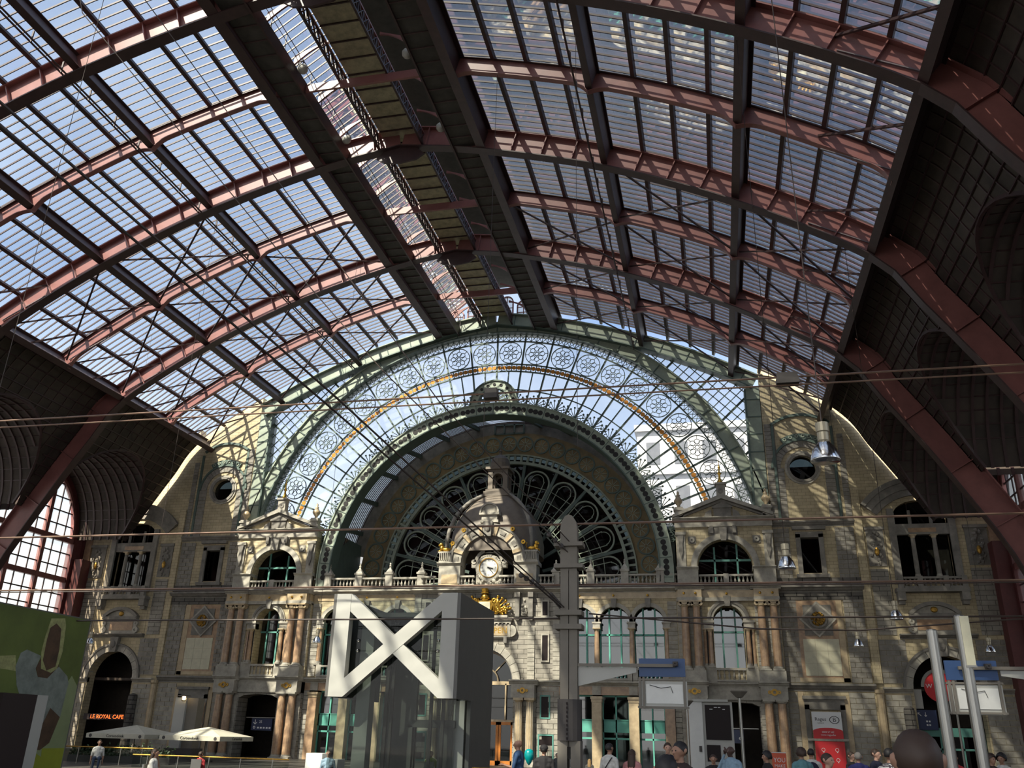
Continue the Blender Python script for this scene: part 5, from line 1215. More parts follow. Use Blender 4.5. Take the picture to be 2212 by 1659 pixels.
# ------------------------------------------------------------------ catenary mast and hanging boards
MS = root('catenary_mast', (12.5,-39,FLOOR), 'taupe steel catenary mast with rounded head right of the clock', 'mast')
MY = -39.0
for x in (12.375,12.625): m = MB(); m.box(x-.115,x+.115,MY-.16,MY+.2,-.2,4.55); m.build('mast_channel','mast_paint',MS)
m = MB(); m.xz([(12.25,4.5),(12.74,4.5),(12.74,5.75),(12.70,5.95),(12.60,6.1),(12.5,6.14),(12.39,6.1),(12.29,5.95),(12.25,5.75)],MY-.14,MY+.18); m.build('mast_head','mast_paint',MS)
m = MB(); m.box(12.28,12.72,MY-.05,MY+.05,-.5,4.5); m.build('mast_web','mast_dark',MS)
for z in (5.25,4.62): m = MB(); m.box(12.08,12.92,MY-.26,MY+.28,z-.06,z+.06); m.build('clamp_plate','mast_paint',MS)
for z in (3.3,2.92): m = MB(); m.box(12.12,12.88,MY-.28,MY+.3,z-.07,z+.07); m.build('clamp_plate','mast_paint',MS)
m = MB(); m.lathe(12.5,MY+.02,[(.34,-.05),(.34,1.0)],16); m.build('mast_sleeve','mast_dark',MS)
m = MB()
for k in range(9): m.box(12.46,12.5,MY-.36,MY-.3,-.02+.11*k,.04+.11*k)
m.build('sleeve_slots','screen_black',MS,kind='stuff')
m = MB(); m.box(12.2,12.46,MY-.2,MY+.25,FLOOR,-.05); m.box(12.56,12.82,MY-.2,MY+.25,FLOOR,-.05); m.build('mast_foot','mast_paint',MS)
def info_board(name, x0, x1, label, arm_from):
    B = root(name, ((x0+x1)/2,-39,.8), label, 'sign', 'blue platform signs with white boards')
    y = -39.0; m = MB(); m.box(x0+.02,x1,y-.02,y+.06,1.62,2.09); m.build('blue_panel','blue_sign',B)
    m = MB(); m.box(x0,x1+.03,y-.08,y+.02,.80,1.50); m.build('board','panel_grey',B)
    m = MB(); m.box(x0+.2,x1-.08,y-.1,y-.07,.93,1.42); m.build('board_face','white_paint',B)
    for z in (.84,1.54): m = MB(); m.box(x0-.03,x1+.06,y-.11,y+.0,z-.025,z+.025); m.build('frame_rail','mast_paint',B)
    for x in (x0+.04,x0+.14,x1-.04): m = MB(); m.box(x-.03,x+.03,y-.12,y+.0,.80,1.6); m.build('frame_post','mast_paint',B)
    m = MB(); m.tube([(x0+.3,y-.12,1.4),(x0+.6,y-.13,1.32),(x1-.4,y-.12,1.36),(x1-.35,y-.12,1.2)],.008,4); m.build('loose_cable','black_print',B)
    a, b = sorted((arm_from,x1-.25 if arm_from < x0 else x0+.3)); m = MB(); m.box(a,b,y-.16,y-.08,1.86,1.94); m.build('support_arm','mast_paint',B)
    m = MB(); q = arm_from; e = x0-.05 if arm_from < x0 else x1+.05; m.xz([(q,1.85),(e,1.85),(e,1.72),(q,1.35)],y-.08,y-.04); m.build('gusset_plate','panel_grey',B)
    m = MB(); m.box(x1-.32,x1-.18,y-.25,y-.1,1.88,2.0); m.ring(x1-.25,1.94,.02,.06,0,360,y-.29,y-.24,10); m.build('camera','mast_dark',B)
info_board('platform_sign',14.40,15.66,'blue sign panel above a blank white board beside the mast',12.75)
info_board('platform_sign',22.15,23.38,'blue sign panel above a blank white board behind the two steel poles',26.0)
MS2 = root('catenary_mast', (26.1,-39,FLOOR), 'steel mast at the right edge carrying the right hand blue sign', 'mast'); m = MB(); m.box(25.9,26.3,-39.2,-38.8,FLOOR,6); m.build('mast_channel','mast_paint',MS2); m = MB(); m.box(25.8,26.4,-39.3,-38.7,5.2,5.3); m.build('clamp_plate','mast_paint',MS2)
# steel poles in front on the right
for x, zt, lab in ((19.57,1.60,'shorter plain brushed steel pole'),(19.97,1.80,'taller brushed steel pole with cream light panel')):
    P = root('steel_pole', (x,-50,FLOOR), lab, 'pole', 'steel poles'); m = MB(); m.lathe(x,-50,[(.078,FLOOR),(.074,zt-.02),(.06,zt)],20); m.build('shaft','steel',P,False); m = MB(); m.lathe(x,-50,[(.16,FLOOR),(.16,FLOOR+.03)],16); m.build('base_plate','steel',P)
    if zt > 1.7: m = MB(); m.box(x-.02,x+.10,-50.09,-50.03,1.10,1.78); m.build('light_panel','cream_panel',P); m = MB(); m.box(x-.03,x+.11,-50.085,-50.02,1.07,1.10); m.build('panel_rim','steel',P)
# ------------------------------------------------------------------ overhead wires
def wire(name, pts, r, mt, label, group=None, sag=0):
    out = []
    for a,b in zip(pts[:-1],pts[1:]):
        for k in range(12): t = k/12; out.append((a[0]+(b[0]-a[0])*t,a[1]+(b[1]-a[1])*t,a[2]+(b[2]-a[2])*t-sag*4*t*(1-t)))
    out.append(pts[-1]); m = MB(); m.tube(out,r,5); o = m.build(name,mt,None,org=pts[0]); tag(o,label,'cable',group); return o
G = 'cross hall span wires'
wire('span_wire',[(-35.9,-38.6,10.55),(35.9,-38.6,10.25)],.032,'copper_cable','upper of the two highest cables spanning the hall',G)
wire('span_wire',[(-35.9,-38.7,10.25),(35.9,-38.7,9.95)],.028,'copper_cable','lower of the two highest cables spanning the hall',G)
wire('span_wire',[(-35.9,-38.6,6.08),(35.9,-38.6,5.92)],.034,'copper_cable','span wire crossing in front of the clock arch at mast head height',G)
wire('span_wire',[(-35.9,-38.6,4.23),(35.9,-38.6,4.15)],.030,'copper_cable','span wire crossing just below the terrace balustrade',G)
wire('span_wire',[(-35.9,-38.7,4.15),(35.9,-38.7,4.08)],.02,'cable','thin wire running beside the span below the balustrade',G)
wire('span_wire',[(-35.9,-38.6,3.15),(35.9,-38.6,3.25)],.026,'cable','lowest straight span wire across the arcade arches',G)
wire('slack_cable',[(13.0,-38.6,3.35),(17.7,-38.6,2.92),(20.3,-38.6,2.88),(24.0,-38.6,3.15),(35.9,-38.6,3.8)],.022,'cable','slack black cable from the mast to the right side')
for x,z,lab in ((9.89,10.28,'small brown clamp box on the high cables above the medallion'),(19.1,10.2,'long dark weight box on the high cables at right')):
    b = root('cable_clamp',(x,-38.65,z),lab,'clamp'); m = MB(); w = .33 if x > 15 else .22; m.box(x-w,x+w,-38.85,-38.5,z-.15,z+.02); m.build('lower_shell','mast_dark',b); m = MB(); m.box(x-w*.9,x+w*.9,-38.82,-38.52,z+.02,z+.2); m.build('upper_shell','mast_dark' if x > 15 else 'mast_paint',b)
for dx in (0,.28):
    wire('contact_wire',[(12.3+dx*.3,-39,3.44),(10.55+dx,-52,4.95),(10.0+dx,-56,5.4),(9.0+dx,-62,6.2)],.018,'cable','%s of the paired contact wires running up left from the mast' % ('left' if dx == 0 else 'right'),'contact wires')
wire('messenger_wire',[(12.5,-39.1,5.0),(8.25,-44,9.0),(4.9,-44.3,12.8),(-1.5,-47,20.5),(-4,-48.4,29)],.016,'cable','thin messenger wire climbing from mast to roof','messenger wires')
wire('messenger_wire',[(12.55,-39.1,5.3),(9.9,-44.1,8.0),(6.3,-44.5,12.9),(0,-47,21.5),(-1.4,-48.4,31.9)],.016,'cable','second messenger wire climbing to the roof right of the first','messenger wires')
for (a,b,k) in (((12.05,-39.5,3.75),(12.3,-39,3.44),7),((11.5,-41,4.05),(12.0,-39.8,3.8),5),((12.0,-39.6,5.45),(12.45,-39.1,5.05),3)):
    I = root('insulator_string',a,'string of dark insulators on the wire ending at %s' % ('the mast clamp','the contact wire joint','the mast head')[(7,5,3).index(k)],'insulator','wire insulators')
    for i in range(k): t = i/k; p = [a[j]+(b[j]-a[j])*t for j in range(3)]; m = MB(); m.ball(p,.075,8,6); m.build('insulator_disc','mast_dark',I)
    m = MB(); m.tube([a,b],.02,5); m.build('core_rod','cable',I)
for (x,y,z0,lab) in ((12.0,-34,10.0,'thin hanging cable right of centre ending over the inner arch'),(7.4,-30.25,11.0,'thin hanging cable left of centre passing the medallion'),(-11.7,-24,8.8,'thin hanging cable in front of the left pavilion'),(-3.9,-44,8.6,'thin pale hanging cable at the far left')):
    zt = 31.8 if abs(x) < 5 else roof_z(x,1.6); wire('hanging_cable',[(x,y,zt),(x,y,z0)],.011,'cable',lab,'hanging cables')
# ------------------------------------------------------------------ pendant lamps
LAMPS = [(18.8,-47,'largest polished pendant lamp hanging below the right eaves'),(18.83,-35.5,'polished pendant lamp in front of the right tower window'),(24.18,-23,'polished pendant lamp left of the far right balcony'),(24.2,-11.4,'small polished pendant lamp right of the pale tablet'),(31.6,-8.5,'small polished pendant lamp above the right blue sign'),(-7.5,-12.5,'small polished pendant lamp just left of the lift'),(-24.4,-11.4,'small polished pendant lamp beside the green poster')]
pl0 = None
for x,y,lab in LAMPS:
    z = 5.1
    if pl0 is None:
        pl0 = root('pendant_lamp',(x,y,z),lab,'lamp','pendant lamps'); m = MB(); m.lathe(x,y,[(.28,z),(.285,z+.02),(.265,z+.10),(.22,z+.24),(.13,z+.36),(.10,z+.40)],24); m.build('reflector','lamp_metal',pl0,True); m = MB(); m.lathe(x,y,[(.27,z+.005),(.2,z+.015),(.02,z+.02)],20); m.build('lens','panel_grey',pl0)
        m = MB(); m.lathe(x,y,[(.10,z+.40),(.11,z+.42),(.11,z+.58),(.125,z+.6),(.125,z+.78),(.05,z+.8)],16); m.build('neck','lamp_neck',pl0); P0 = (x,y)
        L = pl0
    else: L = dup(pl0,(x,y,z),lab)
    m = MB(); zt = roof_z(x,1.6) if abs(x) < 25 else roof_z(x,1.55)+.3; m.tube([(x,y,z+.78),(x,y,zt)],.012,4); m.build('suspension_cable','cable',L)
# ------------------------------------------------------------------ giant poster on the left
BB = root('poster_hoarding',(-4.0,-40,FLOOR),'tall green sports poster on a hoarding at the lower left','poster')
mat('poster_green',(.135,.175,.035),.6,noise=.5,nscale=.5); mat('poster_pale',(.290,.340,.160),.6,noise=.3,nscale=.6); mat('poster_skin',(.110,.058,.028),.6,noise=.6,nscale=3); mat('poster_shirt',(.260,.290,.250),.6,noise=.5,nscale=2.5); mat('poster_hair',(.42,.42,.17),.6,noise=.5,nscale=6); mat('poster_lime',(.300,.330,.02),.6,noise=.15); mat('poster_dark',(.020,.010,.010),.6)
m = MB(); m.box(-4.15,-3.92,-48,-37.9,FLOOR,3.32); m.build('hoarding','panel_dark',BB)
def pp(pts, nm, mt, t): m = MB(); m.prism(pts, lambda p,k: (k,p[0],p[1]), -3.92, -3.92+t); m.build(nm,mt,BB)
pp([(-48,FLOOR),(-37.95,FLOOR),(-37.95,3.28),(-48,3.28)],'poster_ground','poster_green',.004)
pp([(-39.6,FLOOR),(-37.95,FLOOR),(-37.95,1.2),(-38.3,1.5),(-38.9,.6)],'poster_glow','poster_pale',.006)
pp([(-41.6,1.83),(-40.92,1.91),(-40.75,1.47),(-41.5,1.5)],'printed_arm','poster_hair',.008)
pp([(-39.82,-.65),(-40.05,.25),(-39.3,0),(-38.98,.5),(-38.46,.27),(-38.7,-.51),(-39.05,-.72)],'printed_arm','poster_skin',.008)
pp([(-40.82,1.59),(-40.6,1.07),(-39.94,.23),(-39.24,-.12),(-38.98,.5),(-38.46,.24),(-38.39,1.26),(-38.51,1.47),(-38.99,1.73),(-39.39,1.35),(-39.81,1.36),(-39.98,1.59),(-39.87,1.98),(-40.51,2.11),(-40.73,1.99)],'printed_shirt','poster_shirt',.010)
pp([(-39.98,1.62),(-39.8,1.36),(-39.4,1.35),(-39.0,1.72),(-39.05,1.9),(-39.85,1.9)],'printed_neck','poster_skin',.012)
pp([(-39.3,1.52),(-39.76,1.61),(-39.9,2.1),(-39.87,2.54),(-39.78,3.12),(-39.17,3.2),(-39.06,2.96),(-38.97,2.18),(-39.06,1.66)],'printed_head','poster_hair',.014)
pp([(-39.51,1.57),(-39.76,1.86),(-39.78,2.49),(-39.74,2.84),(-39.51,3.0),(-39.25,2.86),(-39.14,2.24),(-39.15,1.72)],'printed_face','poster_skin',.016)
pp([(-39.88,-.74),(-39.41,-.71),(-38.89,-.93),(-38.88,-1.4),(-39.5,-1.4)],'printed_shorts','poster_lime',.010); pp([(-38.97,-.67),(-37.97,-.66),(-37.97,-1.45),(-38.85,-1.45)],'lime_block','poster_lime',.009)
BN = root('black_white_banner',(-3.2,-41,FLOOR),'narrow black and white upright banner in front of the green poster','banner'); 
for y0,y1,mt,nm in ((-41.9,-40.55,'poster_dark','black_face'),(-40.55,-40.1,'panel_grey','white_edge')): m = MB(); m.box(-3.3,-3.15,y0,y1,FLOOR,.82); m.build(nm,mt,BN)
# ------------------------------------------------------------------ info board, street lamps, signs
DB = root('departure_board',(16.1,-20,FLOOR),'tall white pillar with large black departure screen','screen')
m = MB(); m.box(15.1,15.72,-20.3,-19.6,FLOOR,1.78); m.build('pillar','white_paint',DB); m = MB(); m.box(15.72,17.08,-20.2,-19.7,FLOOR,1.75); m.build('housing','panel_grey',DB); m = MB(); m.box(15.84,16.98,-20.24,-20.18,.12,1.62); m.build('screen','screen_black',DB); m = MB(); m.box(15.84,16.45,-20.24,-20.18,-.8,-.1); m.build('lower_screen','screen_black',DB)
m = MB(); m.box(15.3,16.9,-20.4,-19.5,1.75,1.86); m.build('cap','panel_grey',DB)
for z,w in ((1.5,.3),(1.42,.7)): m = MB(); m.box(16.4-w/2,16.4-w/2+.14,-20.25,-20.24,z,z+.025); m.box(16.4+w/2-.12,16.4+w/2,-20.25,-20.24,z,z+.025); m.build('screen_text','white_print',DB)
m = MB(); m.box(15.5,15.62,-20.34,-20.3,-.4,-.15); m.build('call_panel','mast_dark',DB)
for x,y,zt,lab in ((17.22,-30,1.75,'slim grey street lamp with cone head before the right passage'),(15.08,-22,1.72,'thin street lamp left of the departure board'),(29.0,-10,2.45,'slim street lamp with cone head by the right doorway'),(-18.5,-8.6,2.1,'lit lantern lamp on the grey pillar')):
    Lp = root('street_lamp',(x,y,FLOOR if x > 0 else 1.7),lab,'lamp','street lamps')
    if x > 0: m = MB(); m.lathe(x,y,[(.07,FLOOR),(.05,zt-.35),(.05,zt-.2)],10); m.build('pole','steel',Lp)
    m = MB(); m.lathe(x,y,[(.06,zt-.25),(.12,zt-.22),(.30,zt-.03),(.30,zt)] if x > 0 else [(.1,1.7),(.14,1.75),(.14,1.78)],14); m.build('cone_head','mast_paint',Lp)
    if x < 0: m = MB(); m.lathe(x,y,[(.08,1.78),(.11,2.0)],10); m.build('lit_glass','lamp_glow',Lp); m = MB(); m.lathe(x,y,[(.45,2.02),(.4,2.07),(.05,2.12)],14); m.build('brim','mast_dark',Lp)
# advertising banner on the right tower
AD = root('office_banner',(23.37,.1,FLOOR),'white and red office advertisement between the stone jambs of the right tower','banner')
m = MB(); m.box(22.42,24.28,.02,.06,.42,2.06); m.build('white_field','white_print',AD)
m = MB(); m.xz([(22.42,.42),(24.28,.42)]+[(23.35+.93*math.cos(t),.88+.2*math.sin(t)) for t in np.linspace(0,PI,13)],.005,.03); m.build('red_arc','red_print',AD)
text('Regus','advert_lettering',(22.95,.01,1.6),.3,'black_print',AD); text('EXPRESS','advert_lettering',(22.95,.01,1.36),.11,'mast_paint',AD)
m = MB(); m.ring(0,0,.235,.275,0,360,.0,.03,24); m.v = [(23.82+x*1.15,y,1.57+z*.85) for x,y,z in m.v]; m.build('oval_logo','black_print',AD); text('B','logo_letter',(23.82,.01,1.57),.36,'black_print',AD,sx=1.15)
text('0800 57 562','advert_lettering',(23.35,-.0,.82),.15,'white_print',AD); text('www.regus.be','advert_lettering',(23.35,-.0,.65),.16,'white_print',AD)
AR = root('red_panel',(23.4,.1,FLOOR),'plain red door panel with small white icons under the office advertisement','panel'); m = MB(); m.box(22.46,24.3,.03,.1,FLOOR,.26); m.build('red_field','red_print',AR)
for i,(x,z) in enumerate(((22.95,-.25),(23.8,-.25),(22.95,-.85),(23.8,-.85))):
    m = MB(); m.ring(x,z,.09,.115,0,360,.01,.03,12); m.box(x-.02,x+.04,.01,.03,z-.17,z-.1); m.build('icon','white_print',AR)
YO = root('pavement_sign',(19.0,-20,FLOOR),'orange standing sign reading YOU MAKE in white','sign'); m = MB(); m.box(18.68,19.3,-20.03,-19.97,FLOOR+.1,-.34); m.build('panel','orange_red',YO); m = MB(); m.box(18.68,19.3,-20.04,-19.96,-.36,-.33); m.build('top_rail','white_print',YO); m = MB(); m.box(18.7,19.28,-20.2,-19.8,FLOOR,FLOOR+.1); m.build('foot','mast_dark',YO)
text('YOU','sign_lettering',(19.0,-20.035,-.66),.27,'white_print',YO,sx=.9); text('MAKE','sign_lettering',(19.0,-20.035,-.9),.2,'white_print',YO,sx=.9); text('US','sign_lettering',(19.0,-20.035,-1.12),.24,'white_print',YO)
NS_ = root('direction_sign',(29.6,.9,1.1),'navy direction sign with white arrows in the right doorway','sign'); m = MB(); m.box(29.1,30.3,.9,1.0,1.1,2.32); m.build('panel','navy_sign',NS_)
for x,r in ((29.25,-45),(29.62,180)):
    a = math.radians(r); c = (x,2.05); m = MB(); m.bar((c[0]-.14*math.sin(a),.88,c[1]-.14*math.cos(a)),(c[0]+.14*math.sin(a),.88,c[1]+.14*math.cos(a)),.03,.02,(0,1,0))
    for q in (-1,1): b = a+q*2.5; m.bar((c[0]+.14*math.sin(a),.88,c[1]+.14*math.cos(a)),(c[0]+.14*math.sin(a)+.12*math.sin(b),.88,c[1]+.14*math.cos(a)+.12*math.cos(b)),.03,.02,(0,1,0))
    m.build('arrow','white_print',NS_)
for k in range(4): m = MB(); m.box(29.6+.16*(k%2),29.7+.16*(k%2),.88,.9,1.35+.22*(k//2),1.45+.22*(k//2)); m.build('pictogram','white_print',NS_)
RS = root('round_sign',(30.6,1.0,2.9),'big round red sign with white W in the right archway','sign'); m = MB(); m.ring(30.75,3.75,.005,.95,0,360,.95,1.05,30); m.build('red_disc','red_print',RS); m = MB(); m.ring(30.75,3.75,.95,1.15,-90,90,.9,1.05,24); m.build('steel_arch','steel',RS); text('W','sign_letter',(30.1,.94,3.8),.4,'white_print',RS)
SF = root('shop_front',(31,1.1,FLOOR),'pale teal shop front under the red sign in the right archway','shop front')
m = MB(); m.box(29.05,33.05,1.15,1.25,.72,1.25); m.build('fascia','teal_dim',SF); m = MB(); m.box(28.9,29.6,1.0,1.1,2.4,3.6); m.build('side_panel','panel_grey',SF)
for x in (29.1,30.4,31.7,33.0): m = MB(); m.box(x-.05,x+.05,1.15,1.25,FLOOR,.72); m.build('mullion','teal_dim',SF)
m = MB(); m.box(29.05,33.05,1.15,1.22,-.1,.02); m.build('transom','teal_dim',SF); m = MB(); m.box(29.05,33.05,1.26,1.27,FLOOR,.72); m.build('pane','dark_glass',SF)
NV = root('direction_sign',(-17.4,.5,0),'navy overhead sign with arrow hanging in the left passage','sign'); m = MB(); m.box(-18.2,-16.52,.5,.6,.02,.86); m.build('panel','navy_sign',NV); m = MB(); m.box(-18.7,-16.0,.5,.56,.9,.95); m.build('hanger_bar','steel',NV)
m = MB(); m.bar((-17.9,.48,.78),(-17.9,.48,.45),.05,.02,(0,1,0)); m.bar((-17.9,.48,.45),(-18.05,.48,.6),.05,.02,(0,1,0)); m.bar((-17.9,.48,.45),(-17.75,.48,.6),.05,.02,(0,1,0)); m.build('arrow','white_print',NV); text('25','sign_number',(-17.45,.48,.62),.25,'white_print',NV)
for k in range(5): m = MB(); m.box(-17.7+.24*k,-17.55+.24*k,.48,.5,.15,.27); m.build('pictogram','white_print',NV)
m = MB(); m.ring(-17.95,.23,.05,.1,0,360,.48,.5,10); m.build('pictogram','white_print',NV)
NV2 = root('direction_sign',(17.3,.5,0),'navy sign hanging in the right passage behind the street lamp','sign'); m = MB(); m.box(16.7,18.0,.5,.6,.0,.85); m.build('panel','navy_sign',NV2); m = MB(); m.box(16.2,19.0,.5,.56,.9,.95); m.build('hanger_bar','steel',NV2)
for x,z in ((16.85,.15),(16.85,.4),(17.1,.4),(17.75,.3)): m = MB(); m.ring(x,z,.02,.09,0,360,.48,.5,10); m.build('pictogram','white_print',NV2)
# cafe side
RC = root('cafe_sign',(-30.3,-.1,.5),'red lit sign reading LE ROYAL CAFE over the left archway','sign'); m = MB(); m.box(-32.4,-28.2,-.15,0,.5,.93); m.build('sign_board','poster_dark',RC); text('LE ROYAL CAFE','sign_lettering',(-30.3,-.17,.71),.42,'sign_glow',RC)
LP_ = root('lit_panel',(-22.5,.1,FLOOR),'tall glowing cream menu panel beside the left tower jamb','panel'); m = MB(); m.box(-22.85,-22.15,.05,.12,-.6,1.86); m.build('panel','cream_panel',LP_); m = MB(); m.box(-22.9,-22.1,.08,.14,-.65,1.91); m.build('panel_frame','pink_marble',LP_)
for z in (.5,.3,.15,-.05): m = MB(); m.box(-22.7,-22.4,.04,.05,z,z+.04); m.build('print_line','mast_paint',LP_)
GP = root('grey_pillar',(-18.5,-8,FLOOR),'tall grey angular pillar on a block plinth behind the cafe parasols','pillar'); m = MB(); m.box(-19.3,-18.5,-8.3,-7.3,-1.2,1.95); m.build('left_face','panel_grey',GP); m = MB(); m.box(-18.5,-17.7,-8.1,-7.3,-1.2,1.93); m.build('right_face','mast_paint',GP); m = MB(); m.box(-19.5,-17.4,-8.5,-7.2,FLOOR,-1.2); m.build('plinth','mast_dark',GP)
def parasol(x,y,lab,w=2.0):
    R_ = root('cafe_parasol',(x,y,FLOOR),lab,'parasol','cafe parasols'); zt, ze, zv = .14, -.38, -.64
    cs = [(x-w,y-w),(x+w,y-w),(x+w,y+w),(x-w,y+w)]; m = MB(); m.add([(x,y,zt)]+[(a,b,ze) for a,b in cs]+[(a,b,zv) for a,b in cs],[(0,1,2),(0,2,3),(0,3,4),(0,4,1)]+[(1+i,5+i,5+(i+1)%4,1+(i+1)%4) for i in range(4)])
    o = m.build('canopy','parasol',R_); sm = o.modifiers.new('thick','SOLIDIFY'); sm.thickness = .02
    m = MB(); m.lathe(x,y,[(.03,FLOOR),(.03,zt)],8); m.build('pole','mast_paint',R_); m = MB(); m.box(x-.35,x+.35,y-.35,y+.35,FLOOR,FLOOR+.08); m.build('base','mast_dark',R_)
    text('Corsendonk','canopy_lettering',(x,y-w-.02,-.51),.24,'black_print',R_); text('Corsendonk','canopy_lettering',(x+w+.02,y,-.51),.24,'black_print',R_,rot=(PI/2,0,PI/2))
    for q in (-1,1):
        m = MB(); m.ring(x+q*(w-.3),-.51,.005,.1,0,360,y-w-.02,y-w-.005,10); m.build('canopy_emblem','mast_dark',R_)
parasol(-19.2,-12.2,'cream cafe parasol by the royal cafe archway'); parasol(-14.2,-12.2,'cream cafe parasol right of the grey pillar')
def railing(x0,y0,x1,y1,zt,lab,n=5):
    R_ = root('guard_railing',((x0+x1)/2,(y0+y1)/2,FLOOR),lab,'railing','guard railings'); m = MB(); m.tube([(x0,y0,zt),(x1,y1,zt)],.035,8); m.build('handrail','gold_dim',R_)
    for k in range(n): t = (k+.5)/n; x,y = x0+(x1-x0)*t,y0+(y1-y0)*t; m = MB(); m.box(x-.02,x+.02,y-.03,y+.03,FLOOR,zt); m.build('post','steel',R_)
    m = MB(); m.add([(x0,y0,FLOOR+.1),(x1,y1,FLOOR+.1),(x1,y1,zt-.1),(x0,y0,zt-.1)],[(0,1,2,3)]); m.build('glass_panel','clear_glass',R_)
railing(-19,-20,-12.6,-20,-1.02,'brass topped glass railing in front of the cafe terrace'); railing(-11,-24,-2.9,-24,-1.2,'brass topped glass railing left of the lift'); railing(8.2,-33,11.5,-33,-1.0,'short brass railing right of the lift')
WB = root('white_cabinet',(-2.2,-22,FLOOR),'white cabinet counter left of the lift','cabinet'); m = MB(); m.box(-2.88,-2.05,-22.3,-21.4,FLOOR,-.93); m.build('body','white_paint',WB); m = MB(); m.box(-2.05,-1.25,-22.3,-21.4,FLOOR,-1.17); m.build('side_unit','panel_grey',WB)
for x in (-2.65,-2.25): m = MB(); m.box(x-.06,x+.06,-22.32,-22.3,-1.62,-1.58); m.build('slot','mast_dark',WB)
PLT = MB(); r_ = random.Random(4); PTR = root('planter_hedge',(-17,-17.5,FLOOR),'low green hedge in planters along the cafe railing','hedge')
m = MB(); m.box(-19.4,-13,-17.8,-17.2,FLOOR,-1.5); m.build('planter','mast_dark',PTR)
mat('leaf',(.045,.085,.025),.6,noise=.5,nscale=6); m = MB()
for k in range(900):
    c = Vector((r_.uniform(-19.4,-13),r_.uniform(-17.8,-17.2),-1.5+abs(r_.gauss(0,.22)))); d = Vector((r_.gauss(0,1),r_.gauss(0,1),r_.gauss(0,1))).normalized()*.09; e = d.cross(Vector((r_.gauss(0,1),r_.gauss(0,1),1))).normalized()*.05; m.add([tuple(c-d),tuple(c+e),tuple(c+d),tuple(c-e)],[(0,1,2,3)])
m.build('leaves','leaf',PTR,kind='stuff')
# ================================================================== PEOPLE
mat('skin_light',(.520,.300,.210),.55); mat('skin_mid',(.360,.195,.125),.55); mat('skin_dark',(.075,.040,.028),.5); mat('hair_black',(.014,.011,.010),.55); mat('hair_brown',(.045,.024,.014),.6); mat('hair_blond',(.330,.200,.080),.6); mat('hair_grey',(.20,.18,.16),.7)
for nm,c in dict(cl_blue=(.035,.085,.190),cl_dark=(.018,.015,.016),cl_white=(.680,.660,.600),cl_pink=(.620,.270,.260),cl_brown=(.040,.022,.018),cl_ltblue=(.250,.360,.450),cl_teal=(.130,.290,.310),cl_purple=(.040,.040,.170),cl_navy=(.014,.017,.040),cl_red=(.330,.020,.025),cl_jean=(.040,.060,.110),cl_grey=(.120,.115,.110),cl_lime=(.55,.72,.04)).items(): mat(nm,c,.85,noise=.3,nscale=14)
m_ = mat('cl_check',(.60,.58,.55),.85,brick=(.05,.05,.012,(.06,.05,.06)))
